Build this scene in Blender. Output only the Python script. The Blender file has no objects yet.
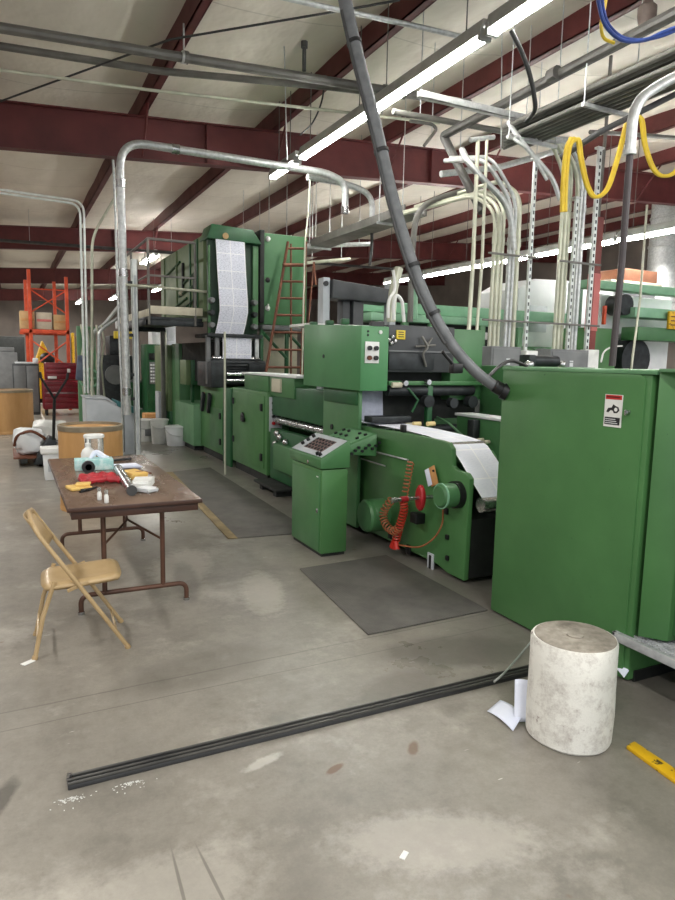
import bpy, bmesh, math, random
from mathutils import Vector, Matrix
random.seed(7)
C = bpy.context.scene.collection
PI = math.pi

# ------------------------------------------------------------------ camera geometry
YAW, PIT, ROLL, F, H = math.radians(26.43), math.radians(7.68), math.radians(1.16), 664.0, 1.68
_f = Vector((math.sin(YAW)*math.cos(PIT), math.cos(YAW)*math.cos(PIT), -math.sin(PIT)))
_r = Vector((math.cos(YAW), -math.sin(YAW), 0)); _u = _r.cross(_f)
R_ = _r*math.cos(ROLL) + _u*math.sin(ROLL); U_ = -_r*math.sin(ROLL) + _u*math.cos(ROLL)
EYE = Vector((0, 0, H))
def _ray(x, y): return R_*((x-337.5)/F) + U_*((450-y)/F) + _f
def ax(x, y, v): d = _ray(x, y); return EYE + d*(v/d.x)          # survey helpers: where a sight line meets a real plane
def ay(x, y, v): d = _ray(x, y); return EYE + d*(v/d.y)
def az(x, y, v=0.0): d = _ray(x, y); return EYE + d*((v-H)/d.z)

# ------------------------------------------------------------------ materials
def S(r, g, b):
    f = lambda c: (c/12.92 if c <= .04045 else ((c+.055)/1.055)**2.4)
    return (f(r/255), f(g/255), f(b/255), 1)
def newmat(n):
    m = bpy.data.materials.new(n); m.use_nodes = True
    nt = m.node_tree; b = nt.nodes['Principled BSDF']
    return m, nt, b
def N(nt, t, **kw):
    n = nt.nodes.new(t)
    for k, v in kw.items(): setattr(n, k, v)
    return n
def ramp(nt, a, b, ca=(0,0,0,1), cb=(1,1,1,1)):
    r = N(nt, 'ShaderNodeValToRGB'); e = r.color_ramp.elements
    e[0].position, e[1].position = a, b; e[0].color, e[1].color = ca, cb
    return r
def noise(nt, vec, scale, detail=4, rough=.55):
    n = N(nt, 'ShaderNodeTexNoise'); n.inputs['Scale'].default_value = scale
    n.inputs['Detail'].default_value = detail; n.inputs['Roughness'].default_value = rough
    nt.links.new(vec, n.inputs['Vector']); return n
def mixc(nt, fac, a, b):
    m = N(nt, 'ShaderNodeMix', data_type='RGBA')
    for sock, v in ((m.inputs[0], fac), (m.inputs[6], a), (m.inputs[7], b)):
        if hasattr(v, 'links') or hasattr(v, 'is_linked'): nt.links.new(v, sock)
        else: sock.default_value = v
    return m.outputs[2]
def pmat(n, c, c2=None, scale=3.0, rough=.5, metal=0.0, bump=0.0, bscale=40, amount=(.35, .75), spots=None, sscale=25, sth=.68, coat=0, stretch=None):
    m, nt, b = newmat(n)
    tc = N(nt, 'ShaderNodeTexCoord').outputs['Object']
    if stretch:
        mp = N(nt, 'ShaderNodeMapping'); mp.inputs['Scale'].default_value = stretch
        nt.links.new(tc, mp.inputs['Vector']); tc = mp.outputs[0]
    c2 = c2 or tuple(x*.72 for x in c[:3])+(1,)
    ns = noise(nt, tc, scale, 6)
    rp = ramp(nt, *amount); nt.links.new(ns.outputs['Fac'], rp.inputs[0])
    col = mixc(nt, rp.outputs[0], c, c2)
    if spots:
        s2 = noise(nt, tc, sscale, 3); r2 = ramp(nt, sth, sth+.04); nt.links.new(s2.outputs['Fac'], r2.inputs[0])
        col = mixc(nt, r2.outputs[0], col, spots)
    nt.links.new(col, b.inputs['Base Color'])
    b.inputs['Metallic'].default_value = metal
    rr = N(nt, 'ShaderNodeMapRange'); rr.inputs[3].default_value = max(.02, rough-.1); rr.inputs[4].default_value = min(1, rough+.12)
    nt.links.new(ns.outputs['Fac'], rr.inputs[0]); nt.links.new(rr.outputs[0], b.inputs['Roughness'])
    if coat: b.inputs['Coat Weight'].default_value = coat
    if bump:
        nb = noise(nt, tc, bscale, 3); bp = N(nt, 'ShaderNodeBump'); bp.inputs['Strength'].default_value = bump
        bp.inputs['Distance'].default_value = .01
        nt.links.new(nb.outputs['Fac'], bp.inputs['Height']); nt.links.new(bp.outputs[0], b.inputs['Normal'])
    return m
def emat(n, c, s):
    m, nt, b = newmat(n)
    b.inputs['Base Color'].default_value = c
    b.inputs['Emission Color'].default_value = c; b.inputs['Emission Strength'].default_value = s
    ns = noise(nt, N(nt, 'ShaderNodeTexCoord').outputs['Object'], 2); rr = N(nt, 'ShaderNodeMapRange')
    rr.inputs[3].default_value = s*.97; rr.inputs[4].default_value = s*1.03
    nt.links.new(ns.outputs['Fac'], rr.inputs[0]); nt.links.new(rr.outputs[0], b.inputs['Emission Strength'])
    return m

GREEN   = pmat('green_paint', S(74,122,76), S(60,104,63), 2.2, .42, 0, .04, 60, spots=S(120,140,110), sscale=38, sth=.74)
GREENB  = pmat('green_paint_bright', S(76,124,72), S(64,108,61), 2.0, .42, 0, .04, 60, spots=S(36,80,44), sscale=30, sth=.73)
GREEND  = pmat('green_paint_dark', S(36,92,52), S(26,68,40), 2.5, .45, 0, .04, 60)
GREENP  = pmat('green_paint_pale', S(104,148,108), S(82,126,88), 2.5, .5)
MINT    = pmat('mint_paint', S(146,192,158), S(112,164,128), 2, .5)
OLIVE   = pmat('olive_paint', S(110,130,88), S(84,106,68), 3, .5)
RED     = pmat('red_oxide_steel', S(98,40,39), S(76,30,31), 2, .55, 0, .03)
COLRED  = pmat('column_red', S(136,62,54), S(110,48,44), 3, .5)
SALMON  = pmat('salmon_paint', S(206,118,112), S(190,100,96), 4, .5)
GALV    = pmat('galvanised_steel', S(206,208,206), S(170,172,172), 18, .36, .45)
CONDUIT = pmat('conduit_pale', S(206,206,186), S(176,178,160), 6, .4, .35)
PIPEG   = pmat('pipe_grey', S(120,118,112), S(98,96,92), 4, .5, .3)
STRUT   = pmat('strut_pale', S(226,230,226), S(196,200,196), 9, .45, .4)
DARK    = pmat('dark_rubber', S(66,66,66), S(44,44,45), 8, .5)
BLACK   = pmat('black_plastic', S(20,20,22), S(12,12,13), 8, .45)
CHAR    = pmat('charcoal_paint', S(70,72,74), S(52,54,56), 4, .5, .1)
GREYBOX = pmat('grey_enclosure', S(118,120,120), S(98,100,102), 4, .5)
GREYL   = pmat('light_grey_paint', S(188,192,196), S(160,166,170), 3, .5)
TEAL    = pmat('teal_paint', S(52,116,118), S(38,92,96), 4, .5)
WHITE   = pmat('white_plastic', S(232,232,228), S(208,208,204), 6, .5)
OFFW    = pmat('offwhite_panel', S(228,230,230), S(206,208,210), 2, .5)
CREAM   = pmat('cream_plate', S(206,200,178), S(180,172,150), 5, .6)
STEEL   = pmat('bright_steel', S(200,200,200), S(160,160,162), 20, .25, .95)
RUST    = pmat('rusty_brown_steel', S(116,66,42), S(80,44,30), 12, .65, .1)
MACH    = pmat('machinery_dark', S(52,56,58), S(30,32,34), 9, .5, .4)
GRIME   = pmat('grimy_black', S(34,36,34), S(20,22,20), 6, .7)
TAN     = pmat('chair_tan_enamel', S(184,158,118), S(164,138,98), 5, .36, .1)
FIBRE   = pmat('fibre_drum_kraft', S(194,150,96), S(166,122,72), 5, .6, stretch=(1,1,.25))
FRIM    = pmat('drum_rim', S(150,138,116), S(120,108,90), 6, .5, .4)
KRAFT   = pmat('cardboard', S(196,164,118), S(170,138,94), 5, .8)
ORANGE  = pmat('orange_steel', S(216,84,44), S(182,62,34), 5, .5)
TOOLRED = pmat('tool_chest_red', S(128,18,34), S(96,12,26), 4, .35)
YELLOW  = pmat('yellow_paint', S(232,184,24), S(206,158,16), 6, .5, spots=S(80,66,30), sscale=26, sth=.60)
YCABLE  = pmat('yellow_cable', S(228,196,52), S(204,168,36), 8, .45)
BLUE    = pmat('blue_hose', S(42,72,150), S(30,52,112), 8, .4)
OHOSE   = pmat('orange_coil', S(178,108,70), S(142,80,52), 14, .4)
REDH    = pmat('red_handwheel', S(176,30,38), S(140,22,30), 10, .4)
REDP    = pmat('red_vinyl', S(186,42,52), S(140,28,38), 14, .5, bump=.3, bscale=30)
TAGM    = pmat('tan_tag', S(204,150,92), S(172,118,66), 12, .7)
PAPERB  = pmat('white_paper', S(232,236,248), S(212,218,238), 5, .75)
TABLE_T = pmat('table_laminate', S(122,102,88), S(92,72,58), 7, .26, spots=S(140,124,104), sscale=18, sth=.66, stretch=(1,.35,1))
TABLE_E = pmat('table_edge', S(70,44,34), S(54,34,26), 9, .5)
TABLE_L = pmat('table_leg_brown', S(96,66,52), S(70,48,38), 9, .45, .3)
ALUM    = pmat('aluminium_grate', S(204,206,208), S(160,162,166), 14, .42, .3)
AQUA    = pmat('aqua_carton', S(158,206,204), S(206,228,226), 22, .6, amount=(.45, .6))
YLEATH  = pmat('yellow_cloth', S(226,190,110), S(204,160,80), 16, .8, bump=.4, bscale=60)
STRAP   = pmat('blackish_tape', S(38,38,40), S(24,24,26), 14, .5)
FLEX    = pmat('flex_conduit_grey', S(112,114,116), S(88,90,92), 12, .5, .2)
TUBE    = emat('lit_tube', (1, .985, .95, 1), 62)
TUBEB   = emat('lit_tube_bright', (1, .985, .95, 1), 150)
LREFL   = pmat('fixture_white', S(176,178,174), S(150,152,148), 4, .4)
WALLM   = pmat('far_wall_panel', S(132,122,114), S(104,96,90), .6, .8)
SIGNY   = pmat('yellow_sticker', S(226,200,60), S(206,176,44), 10, .5)
BLUEG   = pmat('blue_grey_cloth', S(98,108,124), S(74,84,100), 8, .7)

def mat_roll():
    m, nt, b = newmat('wrapped_roll_paper')
    tc = N(nt, 'ShaderNodeTexCoord').outputs['Object']
    a = noise(nt, tc, 13, 9, .78); r = ramp(nt, .47, .72); nt.links.new(a.outputs['Fac'], r.inputs[0])
    col = mixc(nt, r.outputs[0], S(232,230,222), S(176,168,160))
    s = noise(nt, tc, 26, 4, .6); r2 = ramp(nt, .66, .74); nt.links.new(s.outputs['Fac'], r2.inputs[0])
    col = mixc(nt, r2.outputs[0], col, S(150,128,124))
    nt.links.new(col, b.inputs['Base Color']); b.inputs['Roughness'].default_value = .75
    bp = N(nt, 'ShaderNodeBump'); bp.inputs['Strength'].default_value = .5; bp.inputs['Distance'].default_value = .012
    nt.links.new(a.outputs['Fac'], bp.inputs['Height']); nt.links.new(bp.outputs[0], b.inputs['Normal'])
    return m
def mat_rolltop():
    m, nt, b = newmat('roll_end_grey')
    tc = N(nt, 'ShaderNodeTexCoord').outputs['Object']
    a = noise(nt, tc, 14, 6, .65); r = ramp(nt, .35, .7); nt.links.new(a.outputs['Fac'], r.inputs[0])
    col = mixc(nt, r.outputs[0], S(172,164,152), S(124,116,106))
    nt.links.new(col, b.inputs['Base Color']); b.inputs['Roughness'].default_value = .85
    return m
def mat_floor():
    m, nt, b = newmat('polished_concrete')
    tc = N(nt, 'ShaderNodeTexCoord').outputs['Object']; L = nt.links
    a = noise(nt, tc, .55, 9, .62); r = ramp(nt, .3, .72); L.new(a.outputs['Fac'], r.inputs[0])
    col = mixc(nt, r.outputs[0], S(158,152,142), S(122,117,108))
    b2 = noise(nt, tc, 2.6, 8, .7); r2 = ramp(nt, .5, .78); L.new(b2.outputs['Fac'], r2.inputs[0])
    mf = N(nt, 'ShaderNodeMath', operation='MULTIPLY'); L.new(r2.outputs[0], mf.inputs[0]); mf.inputs[1].default_value = .55
    col = mixc(nt, mf.outputs[0], col, S(88,84,77))
    d = noise(nt, tc, 16, 6, .7); r3 = ramp(nt, .42, .75); L.new(d.outputs['Fac'], r3.inputs[0])
    mf3 = N(nt, 'ShaderNodeMath', operation='MULTIPLY'); L.new(r3.outputs[0], mf3.inputs[0]); mf3.inputs[1].default_value = .35
    col = mixc(nt, mf3.outputs[0], col, S(98,93,85))
    sx = N(nt, 'ShaderNodeSeparateXYZ'); L.new(tc, sx.inputs[0])
    def line(k, c, w, wob=.02):             # straight joint  y + k*x = c
        mu = N(nt, 'ShaderNodeMath', operation='MULTIPLY_ADD'); L.new(sx.outputs[0], mu.inputs[0]); mu.inputs[1].default_value = k; L.new(sx.outputs[1], mu.inputs[2])
        wn = noise(nt, tc, 3, 3); w2 = N(nt, 'ShaderNodeMath', operation='MULTIPLY_ADD'); L.new(wn.outputs['Fac'], w2.inputs[0]); w2.inputs[1].default_value = wob; L.new(mu.outputs[0], w2.inputs[2])
        sb = N(nt, 'ShaderNodeMath', operation='SUBTRACT'); L.new(w2.outputs[0], sb.inputs[0]); sb.inputs[1].default_value = c
        ab = N(nt, 'ShaderNodeMath', operation='ABSOLUTE'); L.new(sb.outputs[0], ab.inputs[0])
        lt = N(nt, 'ShaderNodeMath', operation='LESS_THAN'); L.new(ab.outputs[0], lt.inputs[0]); lt.inputs[1].default_value = w
        return lt.outputs[0]
    for k, c, w in ((-.03, 3.33, .006), (-.02, 3.16, .004)):
        f = N(nt, 'ShaderNodeMath', operation='MULTIPLY'); L.new(line(k, c, w), f.inputs[0]); f.inputs[1].default_value = .55
        col = mixc(nt, f.outputs[0], col, S(86,82,76))
    e1 = noise(nt, tc, 70, 8, .8); q1 = ramp(nt, .38, .66); L.new(e1.outputs['Fac'], q1.inputs[0])
    mq = N(nt, 'ShaderNodeMath', operation='MULTIPLY'); L.new(q1.outputs[0], mq.inputs[0]); mq.inputs[1].default_value = .30
    col = mixc(nt, mq.outputs[0], col, S(104,99,91))
    e2 = noise(nt, tc, 1.15, 10, .76); q2 = ramp(nt, .50, .66); L.new(e2.outputs['Fac'], q2.inputs[0])
    mq = N(nt, 'ShaderNodeMath', operation='MULTIPLY'); L.new(q2.outputs[0], mq.inputs[0]); mq.inputs[1].default_value = .50
    col = mixc(nt, mq.outputs[0], col, S(92,88,81))
    mpv = N(nt, 'ShaderNodeMapping'); mpv.inputs['Location'].default_value = (7.3, 2.1, 0); L.new(tc, mpv.inputs[0])
    e3 = noise(nt, mpv.outputs[0], 1.6, 9, .72); q3 = ramp(nt, .54, .70); L.new(e3.outputs['Fac'], q3.inputs[0])
    mq = N(nt, 'ShaderNodeMath', operation='MULTIPLY'); L.new(q3.outputs[0], mq.inputs[0]); mq.inputs[1].default_value = .45
    col = mixc(nt, mq.outputs[0], col, S(196,190,180))
    def blot(x, y, ax_, ay_, rot, c, k, wob=.5):     # soft-edged patch on the slab: stains, cuts and a painted reflection
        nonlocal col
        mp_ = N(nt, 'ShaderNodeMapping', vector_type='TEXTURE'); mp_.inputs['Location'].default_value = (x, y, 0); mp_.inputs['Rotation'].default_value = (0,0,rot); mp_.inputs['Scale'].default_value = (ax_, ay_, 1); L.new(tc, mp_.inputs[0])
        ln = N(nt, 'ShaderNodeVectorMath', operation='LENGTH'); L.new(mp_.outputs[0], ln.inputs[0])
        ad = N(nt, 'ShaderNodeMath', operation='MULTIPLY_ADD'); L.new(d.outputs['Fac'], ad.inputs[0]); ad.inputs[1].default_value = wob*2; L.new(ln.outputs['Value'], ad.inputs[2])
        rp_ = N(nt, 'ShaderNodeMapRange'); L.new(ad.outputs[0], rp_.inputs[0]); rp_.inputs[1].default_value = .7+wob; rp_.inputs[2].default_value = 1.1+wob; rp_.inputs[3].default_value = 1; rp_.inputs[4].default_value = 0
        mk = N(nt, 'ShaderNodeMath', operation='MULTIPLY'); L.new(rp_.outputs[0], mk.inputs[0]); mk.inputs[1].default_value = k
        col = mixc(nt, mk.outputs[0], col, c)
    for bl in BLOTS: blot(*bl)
    for (xa, ya, xb, yb, w_) in CUTS:                # short saw cuts
        dx, dy = xb-xa, yb-ya; LL = math.hypot(dx, dy)
        blot((xa+xb)/2, (ya+yb)/2, LL/2, w_, math.atan2(dy, dx), S(88,84,77), .6, .12)
    # rust and white scuffs
    s = noise(nt, tc, 7.5, 2, .4); rs = ramp(nt, .765, .80); L.new(s.outputs['Fac'], rs.inputs[0])
    mfs = N(nt, 'ShaderNodeMath', operation='MULTIPLY'); L.new(rs.outputs[0], mfs.inputs[0]); mfs.inputs[1].default_value = .6
    col = mixc(nt, mfs.outputs[0], col, S(110,84,62))
    mp = N(nt, 'ShaderNodeMapping'); mp.inputs['Scale'].default_value = (6, 46, 1); mp.inputs['Rotation'].default_value = (0, 0, .5); L.new(tc, mp.inputs[0])
    s3 = noise(nt, mp.outputs[0], 1.0, 2, .4); r5 = ramp(nt, .775, .79); L.new(s3.outputs['Fac'], r5.inputs[0])
    col = mixc(nt, r5.outputs[0], col, S(206,202,194))
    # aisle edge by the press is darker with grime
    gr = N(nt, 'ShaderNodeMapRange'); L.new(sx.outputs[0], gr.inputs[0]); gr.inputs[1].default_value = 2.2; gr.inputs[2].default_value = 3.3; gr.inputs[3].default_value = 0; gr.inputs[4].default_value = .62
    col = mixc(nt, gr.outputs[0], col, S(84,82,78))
    L.new(col, b.inputs['Base Color'])
    ro = N(nt, 'ShaderNodeMapRange'); L.new(a.outputs['Fac'], ro.inputs[0]); ro.inputs[1].default_value = .3; ro.inputs[2].default_value = .75; ro.inputs[3].default_value = .24; ro.inputs[4].default_value = .5
    L.new(ro.outputs[0], b.inputs['Roughness'])
    bp = N(nt, 'ShaderNodeBump'); bp.inputs['Strength'].default_value = .08; L.new(b2.outputs['Fac'], bp.inputs['Height']); L.new(bp.outputs[0], b.inputs['Normal'])
    return m
BLOTS = [(-.10,2.62,.16,.045,1.15,S(74,71,65),.75),(1.15,2.28,.05,.02,.4,S(98,66,44),.8),(1.53,2.27,.06,.025,.9,S(98,66,44),.7),(1.75,2.75,.34,.16,.3,S(84,80,73),.5),
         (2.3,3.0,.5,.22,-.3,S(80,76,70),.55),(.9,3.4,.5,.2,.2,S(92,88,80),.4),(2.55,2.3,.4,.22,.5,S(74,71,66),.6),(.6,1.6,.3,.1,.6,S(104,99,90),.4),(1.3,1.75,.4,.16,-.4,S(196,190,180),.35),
         (.3,1.9,.4,.2,.1,S(192,186,176),.3),(1.2,5.2,.5,.25,1.2,S(196,190,180),.45),(1.6,4.4,.5,.16,1.3,S(190,184,172),.4),(1.15,4.85,.5,.1,1.4,S(96,92,85),.45),(.9,2.45,.10,.03,.3,S(204,200,192),.5)]  # pale patches right of the table paint a reflection into the slab
CUTS = [(.44,2.12,.42,1.72,.006),(.52,2.1,.545,1.72,.006)]
def mat_ceiling():
    m, nt, b = newmat('vinyl_faced_insulation')
    tc = N(nt, 'ShaderNodeTexCoord').outputs['Object']; L = nt.links
    mp = N(nt, 'ShaderNodeMapping'); mp.inputs['Scale'].default_value = (.8, .5, 1); L.new(tc, mp.inputs[0])
    a = noise(nt, mp.outputs[0], .9, 5, .5); r = ramp(nt, .3, .75); L.new(a.outputs['Fac'], r.inputs[0])
    col = mixc(nt, r.outputs[0], S(236,230,217), S(212,205,192))
    sx = N(nt, 'ShaderNodeSeparateXYZ'); L.new(tc, sx.inputs[0])
    # seams across the bays every 1.8 m
    md = N(nt, 'ShaderNodeMath', operation='MODULO'); L.new(sx.outputs[1], md.inputs[0]); md.inputs[1].default_value = 1.83
    lt = N(nt, 'ShaderNodeMath', operation='LESS_THAN'); L.new(md.outputs[0], lt.inputs[0]); lt.inputs[1].default_value = .03
    mf = N(nt, 'ShaderNodeMath', operation='MULTIPLY'); L.new(lt.outputs[0], mf.inputs[0]); mf.inputs[1].default_value = .3
    col = mixc(nt, mf.outputs[0], col, S(140,134,122))
    L.new(col, b.inputs['Base Color']); b.inputs['Roughness'].default_value = .6
    w = noise(nt, mp.outputs[0], 2.5, 3, .5); bp = N(nt, 'ShaderNodeBump'); bp.inputs['Strength'].default_value = .5; bp.inputs['Distance'].default_value = .12
    L.new(w.outputs['Fac'], bp.inputs['Height']); L.new(bp.outputs[0], b.inputs['Normal'])
    return m
def mat_web(n, bw, bh, base=S(232,234,246), ink=S(150,154,172)):
    m, nt, b = newmat(n)
    uv = N(nt, 'ShaderNodeTexCoord').outputs['UV']; L = nt.links
    br = N(nt, 'ShaderNodeTexBrick'); br.offset = 0; br.inputs['Scale'].default_value = 1
    br.inputs['Brick Width'].default_value = bw; br.inputs['Row Height'].default_value = bh; br.inputs['Mortar Size'].default_value = .006
    br.inputs['Color1'].default_value = base; br.inputs['Color2'].default_value = tuple(x*.93 for x in base[:3])+(1,); br.inputs['Mortar'].default_value = (.95,.95,.98,1)
    L.new(uv, br.inputs['Vector'])
    # lines of print
    mp = N(nt, 'ShaderNodeMapping'); mp.inputs['Scale'].default_value = (30, 110, 1); L.new(uv, mp.inputs[0])
    ns = noise(nt, mp.outputs[0], 1, 2); r = ramp(nt, .5, .62); L.new(ns.outputs['Fac'], r.inputs[0])
    mf = N(nt, 'ShaderNodeMath', operation='MULTIPLY'); L.new(r.outputs[0], mf.inputs[0]); mf.inputs[1].default_value = .55
    iv = N(nt, 'ShaderNodeMath', operation='SUBTRACT'); iv.inputs[0].default_value = 1; L.new(br.outputs['Fac'], iv.inputs[1])
    m2 = N(nt, 'ShaderNodeMath', operation='MULTIPLY'); L.new(mf.outputs[0], m2.inputs[0]); L.new(iv.outputs[0], m2.inputs[1])
    col = mixc(nt, m2.outputs[0], br.outputs['Color'], ink)
    L.new(col, b.inputs['Base Color']); b.inputs['Roughness'].default_value = .55
    return m
def mat_mat():
    m, nt, b = newmat('ribbed_rubber_mat')
    tc = N(nt, 'ShaderNodeTexCoord').outputs['Object']; L = nt.links
    a = noise(nt, tc, 2.4, 7, .65); r = ramp(nt, .3, .75); L.new(a.outputs['Fac'], r.inputs[0])
    col = mixc(nt, r.outputs[0], S(104,101,95), S(62,60,57))
    L.new(col, b.inputs['Base Color']); b.inputs['Roughness'].default_value = .6
    w = N(nt, 'ShaderNodeTexWave', bands_direction='X'); w.inputs['Scale'].default_value = 16; L.new(tc, w.inputs['Vector'])
    bp = N(nt, 'ShaderNodeBump'); bp.inputs['Strength'].default_value = .18; bp.inputs['Distance'].default_value = .006
    L.new(w.outputs['Fac'], bp.inputs['Height']); L.new(bp.outputs[0], b.inputs['Normal'])
    return m
def mat_glass():
    m, nt, b = newmat('clear_plastic')
    b.inputs['Transmission Weight'].default_value = .85; b.inputs['Roughness'].default_value = .12
    a = noise(nt, N(nt, 'ShaderNodeTexCoord').outputs['Object'], 20); r = ramp(nt, .3, .7, S(226,232,230), S(244,246,246)); nt.links.new(a.outputs['Fac'], r.inputs[0])
    nt.links.new(r.outputs[0], b.inputs['Base Color'])
    return m
ROLLM, ROLLT, FLOORM, CEILM, MATM, GLASS = mat_roll(), mat_rolltop(), mat_floor(), mat_ceiling(), mat_mat(), mat_glass()
WEBM = mat_web('printed_form_web', .24, .28)
WEBF = mat_web('press_form_web', .18, .30, S(240,242,252), S(222,226,238))

# ------------------------------------------------------------------ mesh builder
class B:
    def __init__(s): s.bm = bmesh.new(); s.mi = 0; s.uvs = None
    def _new(s, fs):
        for f in fs: f.material_index = s.mi
        return s
    def box(s, x0, x1, y0, y1, z0, z1, bev=0.0, seg=2):
        return s.obox(Vector(((x0+x1)/2, (y0+y1)/2, (z0+z1)/2)), (abs(x1-x0), abs(y1-y0), abs(z1-z0)), None, bev, seg)
    def obox(s, c, size, rot=None, bev=0.0, seg=2):
        t = bmesh.new(); bmesh.ops.create_cube(t, size=1)
        for v in t.verts: v.co = Vector((v.co.x*size[0], v.co.y*size[1], v.co.z*size[2]))
        if bev: bmesh.ops.bevel(t, geom=t.edges[:], offset=min(bev, min(size)*.45), segments=seg, profile=.5, affect='EDGES')
        if rot is not None: bmesh.ops.transform(t, matrix=rot.to_4x4(), verts=t.verts[:])
        bmesh.ops.translate(t, vec=Vector(c), verts=t.verts[:])
        return s._merge(t)
    def _merge(s, t):
        n = {}
        for v in t.verts: n[v] = s.bm.verts.new(v.co)
        fs = []
        for f in t.faces:
            try: fs.append(s.bm.faces.new([n[v] for v in f.verts]))
            except ValueError: pass
        t.free(); return s._new(fs)
    def cyl(s, p0, p1, r, r2=None, seg=20, cap=True):
        p0, p1 = Vector(p0), Vector(p1); r2 = r if r2 is None else r2
        d = (p1-p0).normalized(); a = Vector((0,0,1)) if abs(d.z) < .9 else Vector((1,0,0))
        u = d.cross(a).normalized(); v = d.cross(u)
        rings = []
        for p, q in ((p0, r), (p1, r2)):
            rings.append([s.bm.verts.new(p + (u*math.cos(2*PI*k/seg)+v*math.sin(2*PI*k/seg))*q) for k in range(seg)])
        fs = [s.bm.faces.new((rings[0][k], rings[0][(k+1)%seg], rings[1][(k+1)%seg], rings[1][k])) for k in range(seg)]
        if cap: fs += [s.bm.faces.new(rings[0][::-1]), s.bm.faces.new(rings[1])]
        return s._new(fs)
    def tube(s, pts, r, seg=8):
        pts = [Vector(p) for p in pts]; n = len(pts); rr = r if isinstance(r, (list, tuple)) else [r]*n
        tans = []
        for i in range(n):
            a = pts[max(0, i-1)]; b = pts[min(n-1, i+1)]; tans.append((b-a).normalized())
        t0 = tans[0]; ref = Vector((0,0,1)) if abs(t0.z) < .9 else Vector((1,0,0))
        u = t0.cross(ref).normalized(); rings = []
        for i in range(n):
            if i:
                q = tans[i-1].rotation_difference(tans[i]); u = (q @ u).normalized()
            v = tans[i].cross(u)
            rings.append([s.bm.verts.new(pts[i] + (u*math.cos(2*PI*k/seg)+v*math.sin(2*PI*k/seg))*rr[i]) for k in range(seg)])
        fs = []
        for i in range(n-1):
            for k in range(seg): fs.append(s.bm.faces.new((rings[i][k], rings[i][(k+1)%seg], rings[i+1][(k+1)%seg], rings[i+1][k])))
        fs += [s.bm.faces.new(rings[0][::-1]), s.bm.faces.new(rings[-1])]
        return s._new(fs)
    def prism(s, poly, ext, bev=0.0):
        t = bmesh.new(); vs = [t.verts.new(Vector(p)) for p in poly]; f = t.faces.new(vs)
        g = bmesh.ops.extrude_face_region(t, geom=[f]); nv = [e for e in g['geom'] if isinstance(e, bmesh.types.BMVert)]
        bmesh.ops.translate(t, vec=Vector(ext), verts=nv); bmesh.ops.recalc_face_normals(t, faces=t.faces[:])
        if bev: bmesh.ops.bevel(t, geom=t.edges[:], offset=bev, segments=2, profile=.5, affect='EDGES')
        return s._merge(t)
    def lathe(s, prof, o, seg=28, axis='Z', sx=1, sy=1):
        o = Vector(o); rings = []
        for r, z in prof:
            ring = []
            for k in range(seg):
                a = 2*PI*k/seg; p = Vector((r*math.cos(a)*sx, r*math.sin(a)*sy, z))
                if axis == 'X': p = Vector((p.z, p.x, p.y))
                if axis == 'Y': p = Vector((p.x, p.z, p.y))
                ring.append(s.bm.verts.new(o+p))
            rings.append(ring)
        fs = []
        for i in range(len(rings)-1):
            for k in range(seg): fs.append(s.bm.faces.new((rings[i][k], rings[i][(k+1)%seg], rings[i+1][(k+1)%seg], rings[i+1][k])))
        if prof[0][0] > 1e-4: fs.append(s.bm.faces.new(rings[0][::-1]))
        if prof[-1][0] > 1e-4: fs.append(s.bm.faces.new(rings[-1]))
        return s._new(fs)
    def ball(s, c, r, sc=(1,1,1), seg=14):
        t = bmesh.new(); bmesh.ops.create_uvsphere(t, u_segments=seg, v_segments=max(6, seg//2), radius=r)
        for v in t.verts: v.co = Vector((v.co.x*sc[0], v.co.y*sc[1], v.co.z*sc[2])) + Vector(c)
        return s._merge(t)
    def poly(s, pts): return s._new([s.bm.faces.new([s.bm.verts.new(Vector(p)) for p in pts])])
    def ribbon(s, prof, x0, x1, thick=.002, nx=1, jitter=0):   # sheet running along a (y,z) profile with UVs
        uvl = s.bm.loops.layers.uv.verify(); acc = [0]
        for i in range(1, len(prof)): acc.append(acc[-1] + math.hypot(prof[i][-2]-prof[i-1][-2], prof[i][-1]-prof[i-1][-1]))
        off = lambda i: (prof[i][0] if len(prof[i]) == 3 else 0)
        V = [[s.bm.verts.new((x0+(x1-x0)*k/nx+off(i), prof[i][-2], prof[i][-1])) for k in range(nx+1)] for i in range(len(prof))]
        fs = []
        for i in range(len(prof)-1):
            for k in range(nx):
                f = s.bm.faces.new((V[i][k], V[i][k+1], V[i+1][k+1], V[i+1][k])); fs.append(f)
                for l, (a, c) in zip(f.loops, ((i,k),(i,k+1),(i+1,k+1),(i+1,k))): l[uvl].uv = ((x1-x0)*c/nx, acc[a])
        return s._new(fs)
    def bounds(s):
        xs = [v.co.x for v in s.bm.verts]; ys = [v.co.y for v in s.bm.verts]; zs = [v.co.z for v in s.bm.verts]
        return Vector(((min(xs)+max(xs))/2, (min(ys)+max(ys))/2, min(zs)))

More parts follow.
